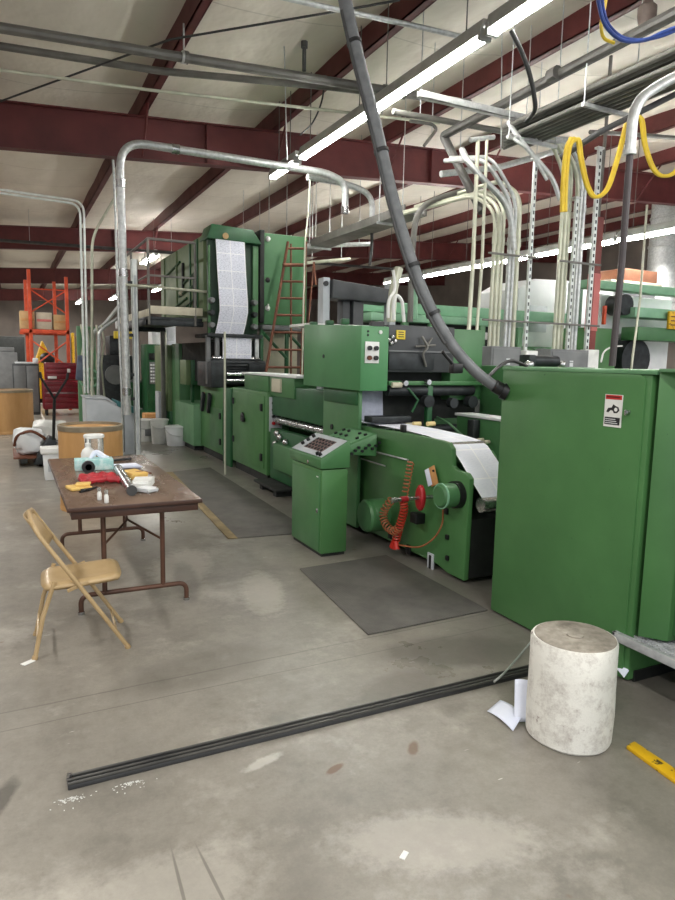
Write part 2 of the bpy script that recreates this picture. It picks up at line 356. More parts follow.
WL = {}                                     # world location of each object's origin
def emit(name, b, mats, parent=None, loc=None, label=None, cat=None, group=None, kind=None, recalc=True):
    """links builder b as ONE mesh object (world coordinates in b)"""
    if parent is not None and name in SPLIT and not isinstance(mats, (list, tuple)):
        return pieces(name, b, mats, parent, label)
    if parent is not None: o0 = WL[parent]
    else: o0 = Vector(loc) if loc is not None else b.bounds()
    if recalc: bmesh.ops.recalc_face_normals(b.bm, faces=b.bm.faces[:])
    bmesh.ops.translate(b.bm, vec=-o0, verts=b.bm.verts[:])
    me = bpy.data.meshes.new(name); b.bm.to_mesh(me); b.bm.free()
    for m in (mats if isinstance(mats, (list, tuple)) else [mats]): me.materials.append(m)
    me.shade_smooth(); me.set_sharp_from_angle(angle=math.radians(34))
    o = bpy.data.objects.new(name, me); C.objects.link(o)
    if parent is not None: o.parent = parent
    else: o.location = o0
    WL[o] = o0
    if label: o['label'] = label
    if cat: o['category'] = cat
    if group: o['group'] = group
    if kind: o['kind'] = kind
    return o
SPLIT = set('hanger_rod rail_post gear cross_brace clamp end_bracket glide push_button rotary_knob selector_switch spindle foot_cap bolt caster wheel fork guard_rail '
            'support hand_rail lifting_lug bearing_block hose_set upright stand_brace diagonal_brace shelf_beam mint_beam pale_rail side_upright roller side_rail '
            'latch plug coupling pipe_clamp support_beam toe_board foot_plate stand_leg fold_bar support_bar drawer_pull white_sticker seam_ring black_slot door '
            'air_line folding_brace end_band hinge_link tray_cable strap trapeze_bar lever pale_knob key grating_bar deck_beam valve_cluster bright_roller apron edge_band marking'.split())
def pieces(name, b, m, parent, label=None):
    """each separate island of b becomes a part of its own"""
    bm = b.bm; seen = set(); out = None
    bm.verts.ensure_lookup_table()
    for v0 in list(bm.verts):
        if v0 in seen: continue
        st = [v0]; isl = []; seen.add(v0)
        while st:
            v = st.pop(); isl.append(v)
            for e in v.link_edges:
                w = e.other_vert(v)
                if w not in seen: seen.add(w); st.append(w)
        n = B(); mp = {v: n.bm.verts.new(v.co) for v in isl}; fs = {f for v in isl for f in v.link_faces}
        for f in sorted(fs, key=lambda f: f.index):
            n.bm.faces.new([mp[v] for v in f.verts])
        SPLIT.discard(name)
        try: out = emit(name, n, m, parent, label=label)
        finally: SPLIT.add(name)
    bm.free(); return out
def thing(name, label, cat, loc, group=None):
    o = bpy.data.objects.new(name, None); C.objects.link(o); o.location = loc; WL[o] = Vector(loc); o.empty_display_size = .1
    o['label'] = label; o['category'] = cat
    if group: o['group'] = group
    return o
def solo(name, b, mats, label, cat, group=None): return emit(name, b, mats, None, None, label, cat, group)
def struct(name, b, m): return emit(name, b, m, kind='structure', loc=(0,0,0))
def fillet(pts, rad, n=7):
    pts = [Vector(p) for p in pts]; out = [pts[0]]
    for i in range(1, len(pts)-1):
        a, p, c = pts[i-1], pts[i], pts[i+1]
        r = min(rad, (a-p).length*.48, (c-p).length*.48)
        p0 = p+(a-p).normalized()*r; p1 = p+(c-p).normalized()*r
        for k in range(n+1):
            t = k/n; out.append(p0*(1-t)**2 + p*2*t*(1-t) + p1*t*t)
    out.append(pts[-1]); return out
def spline(pts, n=8):
    pts = [Vector(p) for p in pts]; P = [pts[0]*2-pts[1]]+pts+[pts[-1]*2-pts[-2]]; out = []
    for i in range(1, len(P)-2):
        for k in range(n):
            t = k/n; a, b, c, d = P[i-1], P[i], P[i+1], P[i+2]
            out.append(.5*((2*b)+(c-a)*t+(2*a-5*b+4*c-d)*t*t+(3*b-a-3*c+d)*t**3))
    out.append(pts[-1]); return out
def rotz(a): return Matrix.Rotation(a, 3, 'Z')

LAMPW = 170
# ================================================================== SETTING
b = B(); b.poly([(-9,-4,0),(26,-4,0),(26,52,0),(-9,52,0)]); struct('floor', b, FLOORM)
zc = lambda x: 6.17 + .062*x
PX = [2.3+2.55*k for k in range(-4, 10)]
b = B()
NX = 140; xs = [-9+35*k/NX for k in range(NX+1)]
ys = [-4+56*k/90 for k in range(91)]
def sag(x):
    k = (x-2.3)/2.55; t = k-math.floor(k); return .10*math.sin(PI*t)**1.0
V = [[b.bm.verts.new((x, y, zc(x)-sag(x)+.02*math.sin(y*1.9+x)*math.sin(x*2.1))) for x in xs] for y in ys]
for i in range(90):
    for k in range(NX): b.bm.faces.new((V[i][k], V[i+1][k], V[i+1][k+1], V[i][k+1]))
struct('ceiling', b, CEILM)
b = B(); b.box(-9,26,52,52.2,0,7.9); struct('wall_back', b, WALLM)
b = B(); b.box(26,26.2,-4,52,0,7.9); struct('wall_right', b, WALLM)
b = B(); b.box(-9.2,-9,-4,52,0,7.9); struct('wall_left', b, WALLM)
for x in PX:
    if x > 25: continue
    b = B(); zt = zc(x)+.03; zb = zt-.37
    b.box(x-.012, x+.012, -4, 52, zb, zt); b.box(x-.012, x+.12, -4, 52, zb, zb+.014); b.box(x+.10, x+.12, -4, 52, zb, zb+.04)
    struct('ceiling_beam', b, RED)
def rafter(y):
    b = B(); z0 = lambda x: 5.08+.062*x; z1 = lambda x: 5.82+.062*x
    b.prism([(-9,y-.006,z0(-9)),(26,y-.006,z0(26)),(26,y-.006,z1(26)),(-9,y-.006,z1(-9))], (0,.012,0))
    for zz in (z0, z1):
        s = .02 if zz is z0 else -.02
        b.prism([(-9,y-.11,zz(-9)),(26,y-.11,zz(26)),(26,y-.11,zz(26)+s),(-9,y-.11,zz(-9)+s)], (0,.22,0))
    for x in (-5.3, 3.55, 8.6, 13.6, 18.7): b.box(x-.008,x+.008,y-.1,y+.1,z0(x)+.02,z1(x)-.02)
    for x in PX:
        if -8 < x < 25: b.tube([(x+.05,y-.1,z0(x)+.05),(x+.05,y-.75,z1(x)+.02)], .022, 6)
    struct('roof_beam', b, RED)
for y in (13, 25, 37, 49): rafter(y)
# red post beside the conduit bundles
qc = ay(592.5,300,7.8); xc_ = qc.x
t = thing('steel_post', 'reddish brown steel post with a salmon pink band beside the right conduit bundle', 'post', (xc_,7.8,0))
b = B(); b.box(xc_-.06,xc_+.06,7.74,7.752,0,3.95); b.box(xc_-.06,xc_+.06,7.848,7.86,0,3.95); b.box(xc_-.006,xc_+.006,7.752,7.848,0,3.95); b.box(xc_-.1,xc_+.1,7.7,7.9,0,.02); emit('post_shaft', b, COLRED, t)
za_, zb_ = ay(590,331,7.8).z, ay(595,274,7.8).z
b = B(); b.box(xc_-.068,xc_+.068,7.728,7.739,za_,zb_); b.box(xc_-.072,xc_-.061,7.728,7.86,za_,zb_); emit('painted_band', b, SALMON, t, label='salmon pink band')
q_ = ay(606,128,7.8)
b = B(); b.tube([(xc_,7.8,3.9),(q_.x,7.8,q_.z),(q_.x,7.8,6.3)], .026, 10); emit('pipe_extension', b, PIPEG, t, label='slim grey pipe rising from the post')

# ------------------------------------------------------------------ roof-hung pipes
def pipe(name, pts, r, m, label, cat, rad=.25, group=None, seg=10, couplings=(), hang=()):
    if hang:
        t = thing(name, label, cat, pts[0], group); fp = fillet(pts, rad)
        b = B(); b.tube(fp, r, seg); emit('pipe_run', b, m, t)
        for h in hang:
            i = h*(len(pts)-1); k = min(len(pts)-2, int(i)); p = Vector(pts[k]).lerp(Vector(pts[k+1]), i-k)
            b = B(); b.tube([p, (p.x,p.y,zc(p.x)-.05)], .007, 6); emit('hanger_rod', b, GALV, t)
        return t
    b = B(); b.tube(fillet(pts, rad), r, seg)
    for p, q in couplings: b.cyl(p, q, r*1.28, seg=seg)
    return solo(name, b, m, label, cat, group)
def azp(x, y, z): return az(x, y, z)
zp = 5.62
p0 = Vector((-6, 9.95, zp)); p1 = Vector((13, 9.6, zp)); 
pipe('sprinkler_main', [az(-260,-15,zp), az(0,27.7,zp), az(340,83,zp), az(470,104,zp)], .062, PIPEG, 'thick grey sprinkler main crossing under the roof at upper left', 'pipe', .01,
     couplings=[(az(184,57,zp), az(188,58,zp)), (az(383,90,zp), az(387,90.6,zp))])
zp = 5.78
pipe('flat_duct_pipe', [az(-200,18,zp), az(0,46,zp), az(160,71,zp), az(330,87,zp), az(405,96,zp)], .05, PIPEG, 'pale grey pipe running just beyond the thick sprinkler main', 'pipe', .01)
zp = 5.5
pipe('branch_pipe', [az(-200,45,zp), az(0,70,zp), az(150,90,zp), az(385,117,zp), az(440,123,zp)], .022, CONDUIT, 'thin branch pipe crossing the ceiling in front of the nearest rafter', 'pipe', .01)
b = B(); b.tube([ay(-40,116,12.6), az(170,39.5,5.75), az(345,10,5.85), az(400,0,5.9)], .014, 6)
solo('brace_rod', b, DARK, 'thin dark diagonal bracing rod under the roof at upper left', 'rod')
pipe('thin_ceiling_conduit', [az(250,-10,5.7), az(330,8,5.7), az(420,27,5.7), az(475,40,5.7)], .03, GALV, 'short pale conduit crossing the ceiling behind the top of the grey hose', 'conduit', .01)
# sprinkler head drop
b = B(); q = az(304,74,5.62); b.cyl(q+Vector((0,0,.04)), q+Vector((0,0,.34)), .03, seg=8); b.cyl(q+Vector((0,0,.34)), q+Vector((0,0,.42)), .05, seg=8)
solo('pipe_hanger', b, DARK, 'short dark hanger on top of the thick sprinkler main', 'hanger')
b = B(); q = az(184,57.5,5.62); b.lathe([(.066,-.03),(.078,-.03),(.078,.03),(.066,.03)], q, 14, 'X'); b.cyl(q+Vector((0,0,.1)), q+Vector((0,0,.42)), .012, seg=6)
solo('pipe_clamp', b, GALV, 'ring clamp where the sprinkler main passes the dark red purlin', 'clamp')

# ------------------------------------------------------------------ strip lights
def fixture(x, y0, y1, z, label, group=None, big=1):
    t = thing('strip_light', label, 'ceiling light', (x, (y0+y1)/2, z+.12), group)
    b = B(); b.prism([(x-.075,y0,z+.035),(x-.04,y0,z+.19),(x+.04,y0,z+.19),(x+.075,y0,z+.035),(x+.066,y0,z+.033),(x+.03,y0,z+.12),(x-.03,y0,z+.12),(x-.066,y0,z+.033)], (0,y1-y0,0)); emit('housing', b, LREFL, t)
    for s in (-1, 1):
        b = B(); b.cyl((x+s*.034*big,y0+.05,z), (x+s*.034*big,y1-.05,z), .018*big, seg=10); emit('tube', b, TUBEB if 1 < big < 2 else TUBE, t)
    b = B()
    for y in (y0+.02, y1-.02): b.box(x-.075,x+.075,y-.025,y+.025,z-.022,z+.1,.004)
    emit('end_bracket', b, LREFL, t)
    b = B()
    for y in (y0+.35, y1-.35): b.tube([(x,y,z+.16),(x,y,zc(x)-.08)], .008, 6)
    emit('hanger_rod', b, PIPEG, t)
    return t
ZL = 5.1
for y0, y1, l in ((1.1,3.5,'lit strip light of the main row, out at the top right of the picture'), (3.6,6.04,'lit twin-tube strip light nearest the top edge of the picture'), (6.12,8.56,'lit twin-tube strip light whose far end meets the top of the long grey hose'),
                  (8.62,11.06,'lit twin-tube strip light just left of the grey hose'), (11.25,12.5,'short lit strip light above the bend of the big silver conduit')):
    if y0 > 2: fixture(4.7, y0, y1, ZL, l)
for x, y0, l in ((4.7,23.6,'distant lit strip light seen through the upper half of the catwalk railing'),(7.1,34,'distant lit strip light seen just above the catwalk toe board'),(5.9,41,'far lit strip light showing left of the strut post, higher of two'),(4.4,46,'far lit strip light showing left of the strut post, lower of two')):
    fixture(x, y0, y0+2.44, ZL, l, None, 2.2)
RL = 'lit strip light in the row over the machines at right'
for k in range(5):
    y0 = 8.1+2.47*k; fixture(11.85, y0, y0+2.43, 4.34, RL, 'right hand light row', 1.7)
# unseen lamps over the hall, some added to brighten the enclosure and far end
def lamp(x, y, z, w, sx=.3, sy=2.4):
    l = bpy.data.lights.new('hall_fill_lamp', 'AREA'); l.shape = 'RECTANGLE'; l.size = sx; l.size_y = sy; l.energy = w; l.color = (1,.98,.94)
    o = bpy.data.objects.new('hall_fill_lamp', l); C.objects.link(o); o.location = (x,y,z)
for x, y in ((-3,2),(-3,8),(-3,14),(-3,20),(-3,28),(-3,36),(.8,-1.5),(4.7,-1.5),(8.5,0),(8.5,-3),(11.9,2),(18,6),(18,14),(18,22),(11.9,26),(11.9,34),(8.2,14),(1,40),(1,46),(8,40),(16,42)): lamp(x, y, 5.0, LAMPW*(2 if y > 18 else 1))
# ================================================================== FLOOR THINGS
def flat(name, pts, z0, z1, m, label, cat):
    b = B(); b.prism([(p[0],p[1],z0) for p in pts], (0,0,z1-z0), .004); return solo(name, b, m, label, cat)
flat('floor_mat', [az(299.6,569.6),az(368,635.6),az(487.8,611),az(386,556)], .0, .012, MATM, 'dark ribbed rubber mat lying in front of the orange coiled hoses', 'floor mat')
LAMP = 0
t = thing('floor_mat', 'long dark rubber mat with a tan edge running beside the far press cabinets', 'floor mat', (2.4,7.5,0))
b = B(); b.prism([(1.88,5.85,0),(2.62,5.78,0),(2.74,9.9,0),(2.12,9.7,0)], (0,0,.012), .004); emit('mat_surface', b, MATM, t)
b = B(); b.prism([(1.79,5.87,0),(1.88,5.85,0),(2.12,9.7,0),(2.03,9.72,0)], (0,0,.01), .003); emit('edge_strip', b, pmat('tan_edge', S(146,128,92), S(118,104,78), 6, .7), t, label='tan edge strip')
# long floor rail
t = thing('floor_rail', 'long black metal rail lying across the concrete in the foreground', 'rail', (1.3,2.62,0))
b = B(); y = 2.62
b.prism([(.145,y-.036,0),(.145,y+.036,0),(.145,y+.032,.018),(.145,y-.032,.018)], (2.42,0,0), .003); emit('rail_base', b, pmat('rail_black', S(48,48,49), S(30,30,31), 4, .45), t)
b = B(); b.box(.145,2.565,y-.032,y-.022,.018,.028,.003); b.box(.145,2.565,y+.022,y+.032,.018,.028,.003); b.box(.145,2.565,y-.006,y+.006,.018,.026,.003); emit('rail_lip', b, pmat('rail_grey', S(96,94,90), S(52,52,52), 3, .42, .3), t)
b = B()
for x in (.155,2.555): b.cyl((x,y+.02,.022),(x,y+.02,.036),.009,seg=8)
emit('bolt', b, STEEL, t)
b = B(); b.tube(spline([az(494,682,.03),az(505,672,.05),ax(525,649,2.70),ax(541,628,2.895)]), .006, 6); solo('thin_wire', b, GALV, 'thin pale wire rising from the floor rail to the big green cabinet', 'wire')
# white flecks beside the rail
b = B()
for k in range(150):
    cx, cy = ((.15,2.55) if k % 2 else (.37,2.55)); r = abs(random.gauss(0,.035)); a = random.random()*2*PI
    x, y_ = cx+r*math.cos(a)*1.1, cy-abs(r*math.sin(a))*.8-.01; s = random.uniform(.0012,.0036)
    b.obox((x,y_,.001),(s*2,s,.0014), rotz(a))
emit('chipping_debris', b, WHITE, label='scatter of white chips on the floor by the near end of the rail', cat='debris', kind='stuff')
# small scraps on floor
for (px,py,sz,l) in ((28,663,.035,'white scrap of paper on the floor under the folding chair'),(404,856,.02,'small white scrap on the bare concrete near the bottom edge')):
    p = az(px,py); b = B(); b.obox(p+Vector((0,0,.003)),(sz*2,sz,.004), rotz(.6), .001); solo('paper_scrap', b, WHITE, l, 'scrap')

# paper roll
t = thing('paper_roll', 'dirty white wrapped paper roll standing on end beside the green cabinet', 'paper roll', (2.2,2.07,0))
cx, cy, r, h = 2.245, 2.075, .188, .464
lean = Vector((.012,.01,0))
b = B(); b.lathe([(r*.94,0),(r*1.0,.012),(r*1.02,h*.3),(r*1.0,h*.7),(r*1.005,h-.012),(r*.965,h)], (cx,cy,0), 40)
for v in b.bm.verts:
    a = math.atan2(v.co.y-cy, v.co.x-cx); k = 1+.012*math.sin(3*a+1)+.008*math.sin(7*a+v.co.z*9); v.co.x = cx+(v.co.x-cx)*k+lean.x*v.co.z/h; v.co.y = cy+(v.co.y-cy)*k+lean.y*v.co.z/h
emit('wrapper', b, ROLLM, t)
b = B(); b.lathe([(.03,h-.03),(.034,h+.002),(r*.55,h+.006),(r*.93,h+.003),(r*.96,h-.004)], (cx+lean.x,cy+lean.y,0), 40); emit('end_face', b, ROLLT, t, label='grey scuffed end face')
b = B(); b.lathe([(.024,h-.05),(.036,h-.05),(.036,h+.009),(.024,h+.009)], (cx+lean.x,cy+lean.y,0), 20); emit('core', b, ROLLT, t)
def sheet(name, pts, lift, label):          # curled paper sheet
    b = B(); n = 8
    p = [Vector(q) for q in pts]; V = []
    for i in range(n+1):
        row = []
        for k in range(n+1):
            u, v = i/n, k/n; q = p[0]*(1-u)*(1-v)+p[1]*u*(1-v)+p[2]*u*v+p[3]*(1-u)*v
            row.append(b.bm.verts.new(q+Vector((0,0,lift*math.sin(PI*u)*.6+lift*.3*v))))
        V.append(row)
    for i in range(n):
        for k in range(n): b.bm.faces.new((V[i][k],V[i+1][k],V[i+1][k+1],V[i][k+1]))
    o = solo(name, b, PAPERB, label, 'paper'); md = o.modifiers.new('thick','SOLIDIFY'); md.thickness = .0015; return o
sheet('paper_sheet', [az(487,711,.004),az(513,731,.004),az(523,716,.03),az(500,701,.02)], .02, 'crumpled white sheet lying flat on the floor left of the paper roll')
sheet('paper_sheet', [(2.075,2.245,.004),(2.155,2.20,.004),(2.175,2.225,.19),(2.105,2.29,.19)], .012, 'white sheet standing on edge against the left side of the paper roll')
sheet('paper_sheet', [az(612,664,.05),az(624,678,.05),az(629,671,.07),az(618,657,.09)], .004, 'scrap of white paper poking out right of the paper roll under the step')

# step and yellow floor bar
t = thing('metal_step', 'aluminium grating step plate beside the big green cabinet', 'step', (2.95,1.9,0))
P = [az(618,632,.26), az(683,672,.26), az(712,640,.26), az(645,624,.26)]
xa, xb, ya, yb = 2.87, 3.2, 1.4, 2.40
b = B(); b.box(xa,xa+.02,ya,yb,.215,.262,.003); b.box(xb-.02,xb,ya,yb,.215,.262,.003); b.box(xa,xb,yb-.02,yb,.215,.262,.003); b.box(xa,xb,ya,ya+.02,.215,.262,.003)
b.box(xa+.02,xb-.02,ya+.02,yb-.02,.24,.246)
emit('frame', b, ALUM, t)
b = B()
for k in range(9): b.box(xa+.02+.035*k+.006,xa+.02+.035*k+.012,ya+.02,yb-.02,.246,.262)
for k in range(26): b.box(xa+.02,xb-.02,ya+.03+.034*k,ya+.036+.034*k,.246,.258)
emit('grating', b, ALUM, t)
for x in (xb-.06,):
    for y in (ya+.12, yb-.25):
        b = B(); b.box(x-.02,x+.02,y-.02,y+.02,0,.24,.003); emit('leg', b, GRIME, t)
flat('floor_guard_bar', [az(626,749),az(634,744.5),az(712,797),az(700,803)], 0, .018, YELLOW, 'worn yellow bar bolted to the floor right of the paper roll', 'floor bar')

# ================================================================== CHAIR AND TABLE
CT = thing('folding_chair', 'tan metal folding chair facing the end of the brown table', 'chair', (.34,4.05,0))
ux = Vector((.998,-.05,0)); uy = Vector((.05,.998,0)); o = Vector((.345,4.03,0))
def ch(a, s, z): return o+ux*a+uy*s+Vector((0,0,z))
W = .205
for s in (-1, 1):
    b = B(); b.tube(fillet([ch(.235,s*W,.0), ch(-.02,s*W*.98,.40), ch(-.215,s*W*.93,.70), ch(-.255,s*W*.80,.775), ch(-.268,0,.80)],.11,6), .0125, 10)
    emit('front_frame', b, TAN, CT)
    b = B(); b.cyl(ch(.232,s*W,.0), ch(.222,s*W,.02), .016, seg=10); emit('foot_cap', b, TAN, CT)
for s in (-1, 1):
    w = W*.86
    b = B(); b.tube([ch(-.265,s*w,.0), ch(-.215,s*w,.24), ch(-.15,s*w,.435)], .0125, 10)
    emit('leg', b, TAN, CT)
    b = B(); b.cyl(ch(-.267,s*w,.0), ch(-.262,s*w,.02), .016, seg=10); emit('foot_cap', b, TAN, CT)
b = B(); b.tube([ch(-.245,-W*.86,.13), ch(-.245,W*.86,.13)], .008, 8); b.tube([ch(.17,-W,.095), ch(.17,W,.095)], .008, 8); emit('cross_brace', b, TAN, CT)
# seat: dished pan with rolled edge
b = B(); n = 10; top = []; 
for i in range(n+1):
    row = []
    for k in range(n+1):
        u = -1+2*i/n; v = -1+2*k/n; m = max(abs(u),abs(v)); 
        uu = u*math.sqrt(1-.18*v*v*v*v); vv = v*math.sqrt(1-.18*u**4)
        z = .435+.012*u - .014*(1-u*u)*(1-v*v) - (.02 if m > .99 else 0)
        row.append(b.bm.verts.new(ch(.0+-.005+uu*.218, vv*.195, z)))
    top.append(row)
for i in range(n):
    for k in range(n): b.bm.faces.new((top[i][k],top[i+1][k],top[i+1][k+1],top[i][k+1]))
so = emit('seat', b, TAN, CT); md = so.modifiers.new('thick','SOLIDIFY'); md.thickness = .022; md.offset = -1
# backrest panel between the frame tubes, curved
b = B(); rows = []
for i in range(7):
    t_ = i/6; z = .595+.19*t_; a = -.147-.118*t_
    wv = W*(.95-.1*t_**3); rows.append([b.bm.verts.new(ch(a-.035*(1-(k/4-1)**2), wv*(k/4-1), z-(.02*(1-abs(k/4-1)) if i == 0 else 0))) for k in range(9)])
for i in range(6):
    for k in range(8): b.bm.faces.new((rows[i][k],rows[i+1][k],rows[i+1][k+1],rows[i][k+1]))
bo = emit('backrest', b, TAN, CT); md = bo.modifiers.new('thick','SOLIDIFY'); md.thickness = .008
b = B()
for s in (-1,1): b.obox(ch(-.03,s*W*.95,.40),(.12,.006,.02), Matrix.Rotation(-.35,3,'Y'), .002)
emit('hinge_link', b, TAN, CT)

TT = thing('folding_table', 'brown laminate folding table standing behind the tan chair', 'table', (.74,5.4,0))
x0, x1, y0, y1 = .30, 1.14, 4.33, 6.5
b = B(); b.box(x0,x1,y0,y1,.715,.742,.008); emit('tabletop', b, TABLE_T, TT)
b = B(); b.box(x0+.02,x1-.02,y0+.02,y0+.05,.66,.715,.004); b.box(x0+.02,x1-.02,y1-.05,y1-.02,.66,.715,.004); b.box(x0+.022,x0+.05,y0+.051,y1-.051,.661,.714,.004); b.box(x1-.05,x1-.022,y0+.051,y1-.051,.661,.714,.004); emit('apron', b, TABLE_E, TT)
b = B(); b.box(x0-.004,x1+.004,y0-.004,y0+.012,.712,.738,.004); b.box(x0-.004,x1+.004,y1-.012,y1+.004,.712,.738,.004); b.box(x0-.004,x0+.012,y0+.013,y1-.013,.713,.737,.004); b.box(x1-.012,x1+.004,y0+.013,y1-.013,.713,.737,.004); emit('edge_band', b, TABLE_E, TT)
for ly, sgn in ((4.46,1),(6.12,-1)):
    for lx in (.52,.90):
        b = B(); b.cyl((lx,ly,.12),(lx,ly,.70),.0165,seg=12); emit('leg', b, TABLE_L, TT)
    b = B(); b.tube(fillet([(.37,ly,0),(.37,ly,.125),(1.06,ly,.125),(1.06,ly,0)],.09,8), .0165, 12); emit('foot_rail', b, TABLE_L, TT)
    b = B()
    for lx in (.37,1.06): b.cyl((lx,ly,0),(lx,ly,.018),.022,seg=12)
    emit('glide', b, STEEL, TT)
b = B(); b.tube([(.52,6.12,.30),(.71,5.9,.42),(.71,5.3,.69)],.008,8); b.tube([(.90,6.12,.30),(.71,5.9,.42)],.008,8); b.tube([(.52,4.46,.45),(.71,4.7,.55),(.71,5.2,.69)],.008,8); b.tube([(.90,4.46,.45),(.71,4.7,.55)],.008,8); emit('folding_brace', b, TABLE_L, TT)
ZT = .7425
def tp(px, py, z=ZT): return az(px, py, z)
# items on the table
p = tp(79,489); b = B(); b.obox(p+Vector((0,0,.012)),(.15,.15,.024),rotz(.2),.01,3); b.obox(p+Vector((.03,.02,.03)),(.10,.11,.016),rotz(-.2),.007,3); solo('folded_cloth', b, YLEATH, 'yellow folded cloth on the left side of the brown table', 'cloth')
b = B(); c = tp(100,482)
for k in range(4): 
    q = c+Vector((0,.12-.07*k,.022)); b.tube(spline([q+Vector((-.13,.02,0)),q+Vector((-.04,-.012,.012)),q+Vector((.05,.012,.01)),q+Vector((.13,-.01,0))],6), [.021+.006*math.sin(i*1.3+k) for i in range(19)], 8)
b.obox(c+Vector((-.11,.0,.018)),(.06,.2,.03),rotz(.1),.012,3)
solo('red_gloves', b, REDP, 'pair of red rubber gloves lying next to the yellow cloth', 'gloves')
b = B(); a0, a1 = tp(80,492,ZT+.006), tp(97,487,ZT+.01); b.tube([a0,a0*.6+a1*.4,a1],[.010,.012,.006],8); b.obox(a0*.75+a1*.25+Vector((0,0,.008)),(.05,.022,.012),rotz(.5),.004); solo('utility_knife', b, BLACK, 'black utility knife lying in front of the red gloves', 'knife')
for px, py, l in ((99.5,500,'small clear-capped white vial at the front of the table, left of two'),(106.5,503,'small clear-capped white vial at the front of the table, right of two')):
    p = tp(px,py); t = thing('small_vial', l, 'vial', p)
    b = B(); b.lathe([(.012,0),(.0145,.004),(.0145,.045),(.009,.055),(.009,.06)], p, 16); emit('body', b, WHITE, t)
    b = B(); b.lathe([(.0115,.06),(.0115,.082),(.009,.085)], p, 14); emit('cap', b, GLASS, t)
# silver tube
t = thing('metal_tube', 'shiny silver tube lying lengthways on the brown table', 'tube', tp(132,492))
q0, q1 = tp(132,496)+Vector((0,0,.036)), tp(118,473)+Vector((0,0,.036))
b = B(); d = (q1-q0).normalized()
b.cyl(q0,q1,.034,seg=24,cap=False); b.cyl(q0,q1,.026,seg=24,cap=False); emit('shell', b, STEEL, t)
b = B(); b.cyl(q0+d*.02,q0+d*.03,.0265,seg=24); emit('core', b, BLACK, t, label='black hollow core')
b = B()
for q in (q0, q1-d*.012): b.tube([q, q+d*.012], .0355, 24)
emit('end_band', b, DARK, t)
# packets
for px, py, rz, m, sz, l in ((134,478,.3,YLEATH,(.13,.22,.05),'yellow and white packet lying behind the silver tube'), (143,486,-.3,WHITE,(.14,.24,.045),'white plastic packet on the right of the silver tube'), (147,492,.6,OFFW,(.10,.12,.03),'small pale packet nearest the right table edge'), (127,467,.1,PAPERB,(.2,.18,.014),'white papers lying on the far half of the table')):
    p = tp(px,py); b = B(); b.obox(p+Vector((0,0,sz[2]/2)), sz, rotz(rz), .012, 3)
    for v in b.bm.verts: v.co += Vector((random.uniform(-.008,.008),random.uniform(-.008,.008),random.uniform(0,.008)))
    solo('packet', b, m, l, 'packet')
p = tp(141,479); b = B(); b.tube(spline([p+Vector((-.05,.06,.045)),p+Vector((0,.03,.052)),p+Vector((.05,.05,.045)),p+Vector((.07,-.03,.045))],5),.008,6); solo('loose_cable', b, RUST, 'brown cord lying over the packets on the table', 'cord')
# aqua carton
t = thing('aqua_carton', 'aqua and white carton standing at the far left of the brown table', 'carton', tp(91,470))
c = tp(94,469); b = B(); b.obox(c+Vector((.0,.0,.045)),(.30,.15,.09),rotz(-.05),.006); emit('carton_body', b, AQUA, t)
b = B(); b.tube(spline([c+Vector((-.03,0,.088)),c+Vector((.02,.02,.135)),c+Vector((.08,.0,.10)),c+Vector((.12,.02,.088))],5),[.012+.014*math.sin(i*PI/15) for i in range(16)],8); emit('tissue', b, PAPERB, t, label='white tissue sticking out of the top')
t = thing('tape_roll', 'roll of dark tape leaning on the aqua carton', 'tape', tp(88,472))
c = tp(88.5,472.5)+Vector((0,0,.045)); b = B(); b.lathe([(.026,-.02),(.05,-.02),(.05,.02),(.026,.02),(.026,-.02)], c, 24, 'Y'); emit('tape_body', b, STRAP, t)
b = B(); b.lathe([(.022,-.018),(.026,-.018),(.026,.018),(.022,.018),(.022,-.018)], c, 20, 'Y'); emit('core', b, KRAFT, t)
# pump bottle under a clear domed lid
t = thing('pump_bottle', 'clear pump bottle of white gel behind the aqua carton', 'bottle', tp(88,459))
c = tp(88.5,461); b = B(); b.lathe([(.055,0),(.062,.01),(.062,.07),(.05,.10),(.022,.125),(.02,.14)], c, 24); emit('bottle_body', b, WHITE, t)
b = B(); b.lathe([(.024,.138),(.024,.16),(.010,.165),(.010,.20)], c, 16); b.obox(c+Vector((.018,0,.205)),(.06,.018,.014),None,.004); emit('pump', b, WHITE, t)
t = thing('clear_jar', 'tall clear plastic jar with a white lid behind the pump bottle', 'jar', tp(93,459))
c = tp(94.5,459.5); b = B(); b.lathe([(.075,0),(.082,.01),(.082,.19),(.078,.2)], c, 28); emit('jar_body', b, GLASS, t)
b = B(); b.lathe([(.086,.2),(.09,.205),(.09,.225),(.08,.232)], c, 28); emit('lid', b, WHITE, t, label='white lid')
b = B(); q0, q1 = tp(109,461,ZT+.012), tp(131,458.5,ZT+.012); b.tube([q0,q1],.011,8); b.cyl(q0,q0+(q1-q0).normalized()*.03,.016,seg=8); solo('dark_rod', b, BLACK, 'short dark rod lying at the far edge of the table', 'rod')
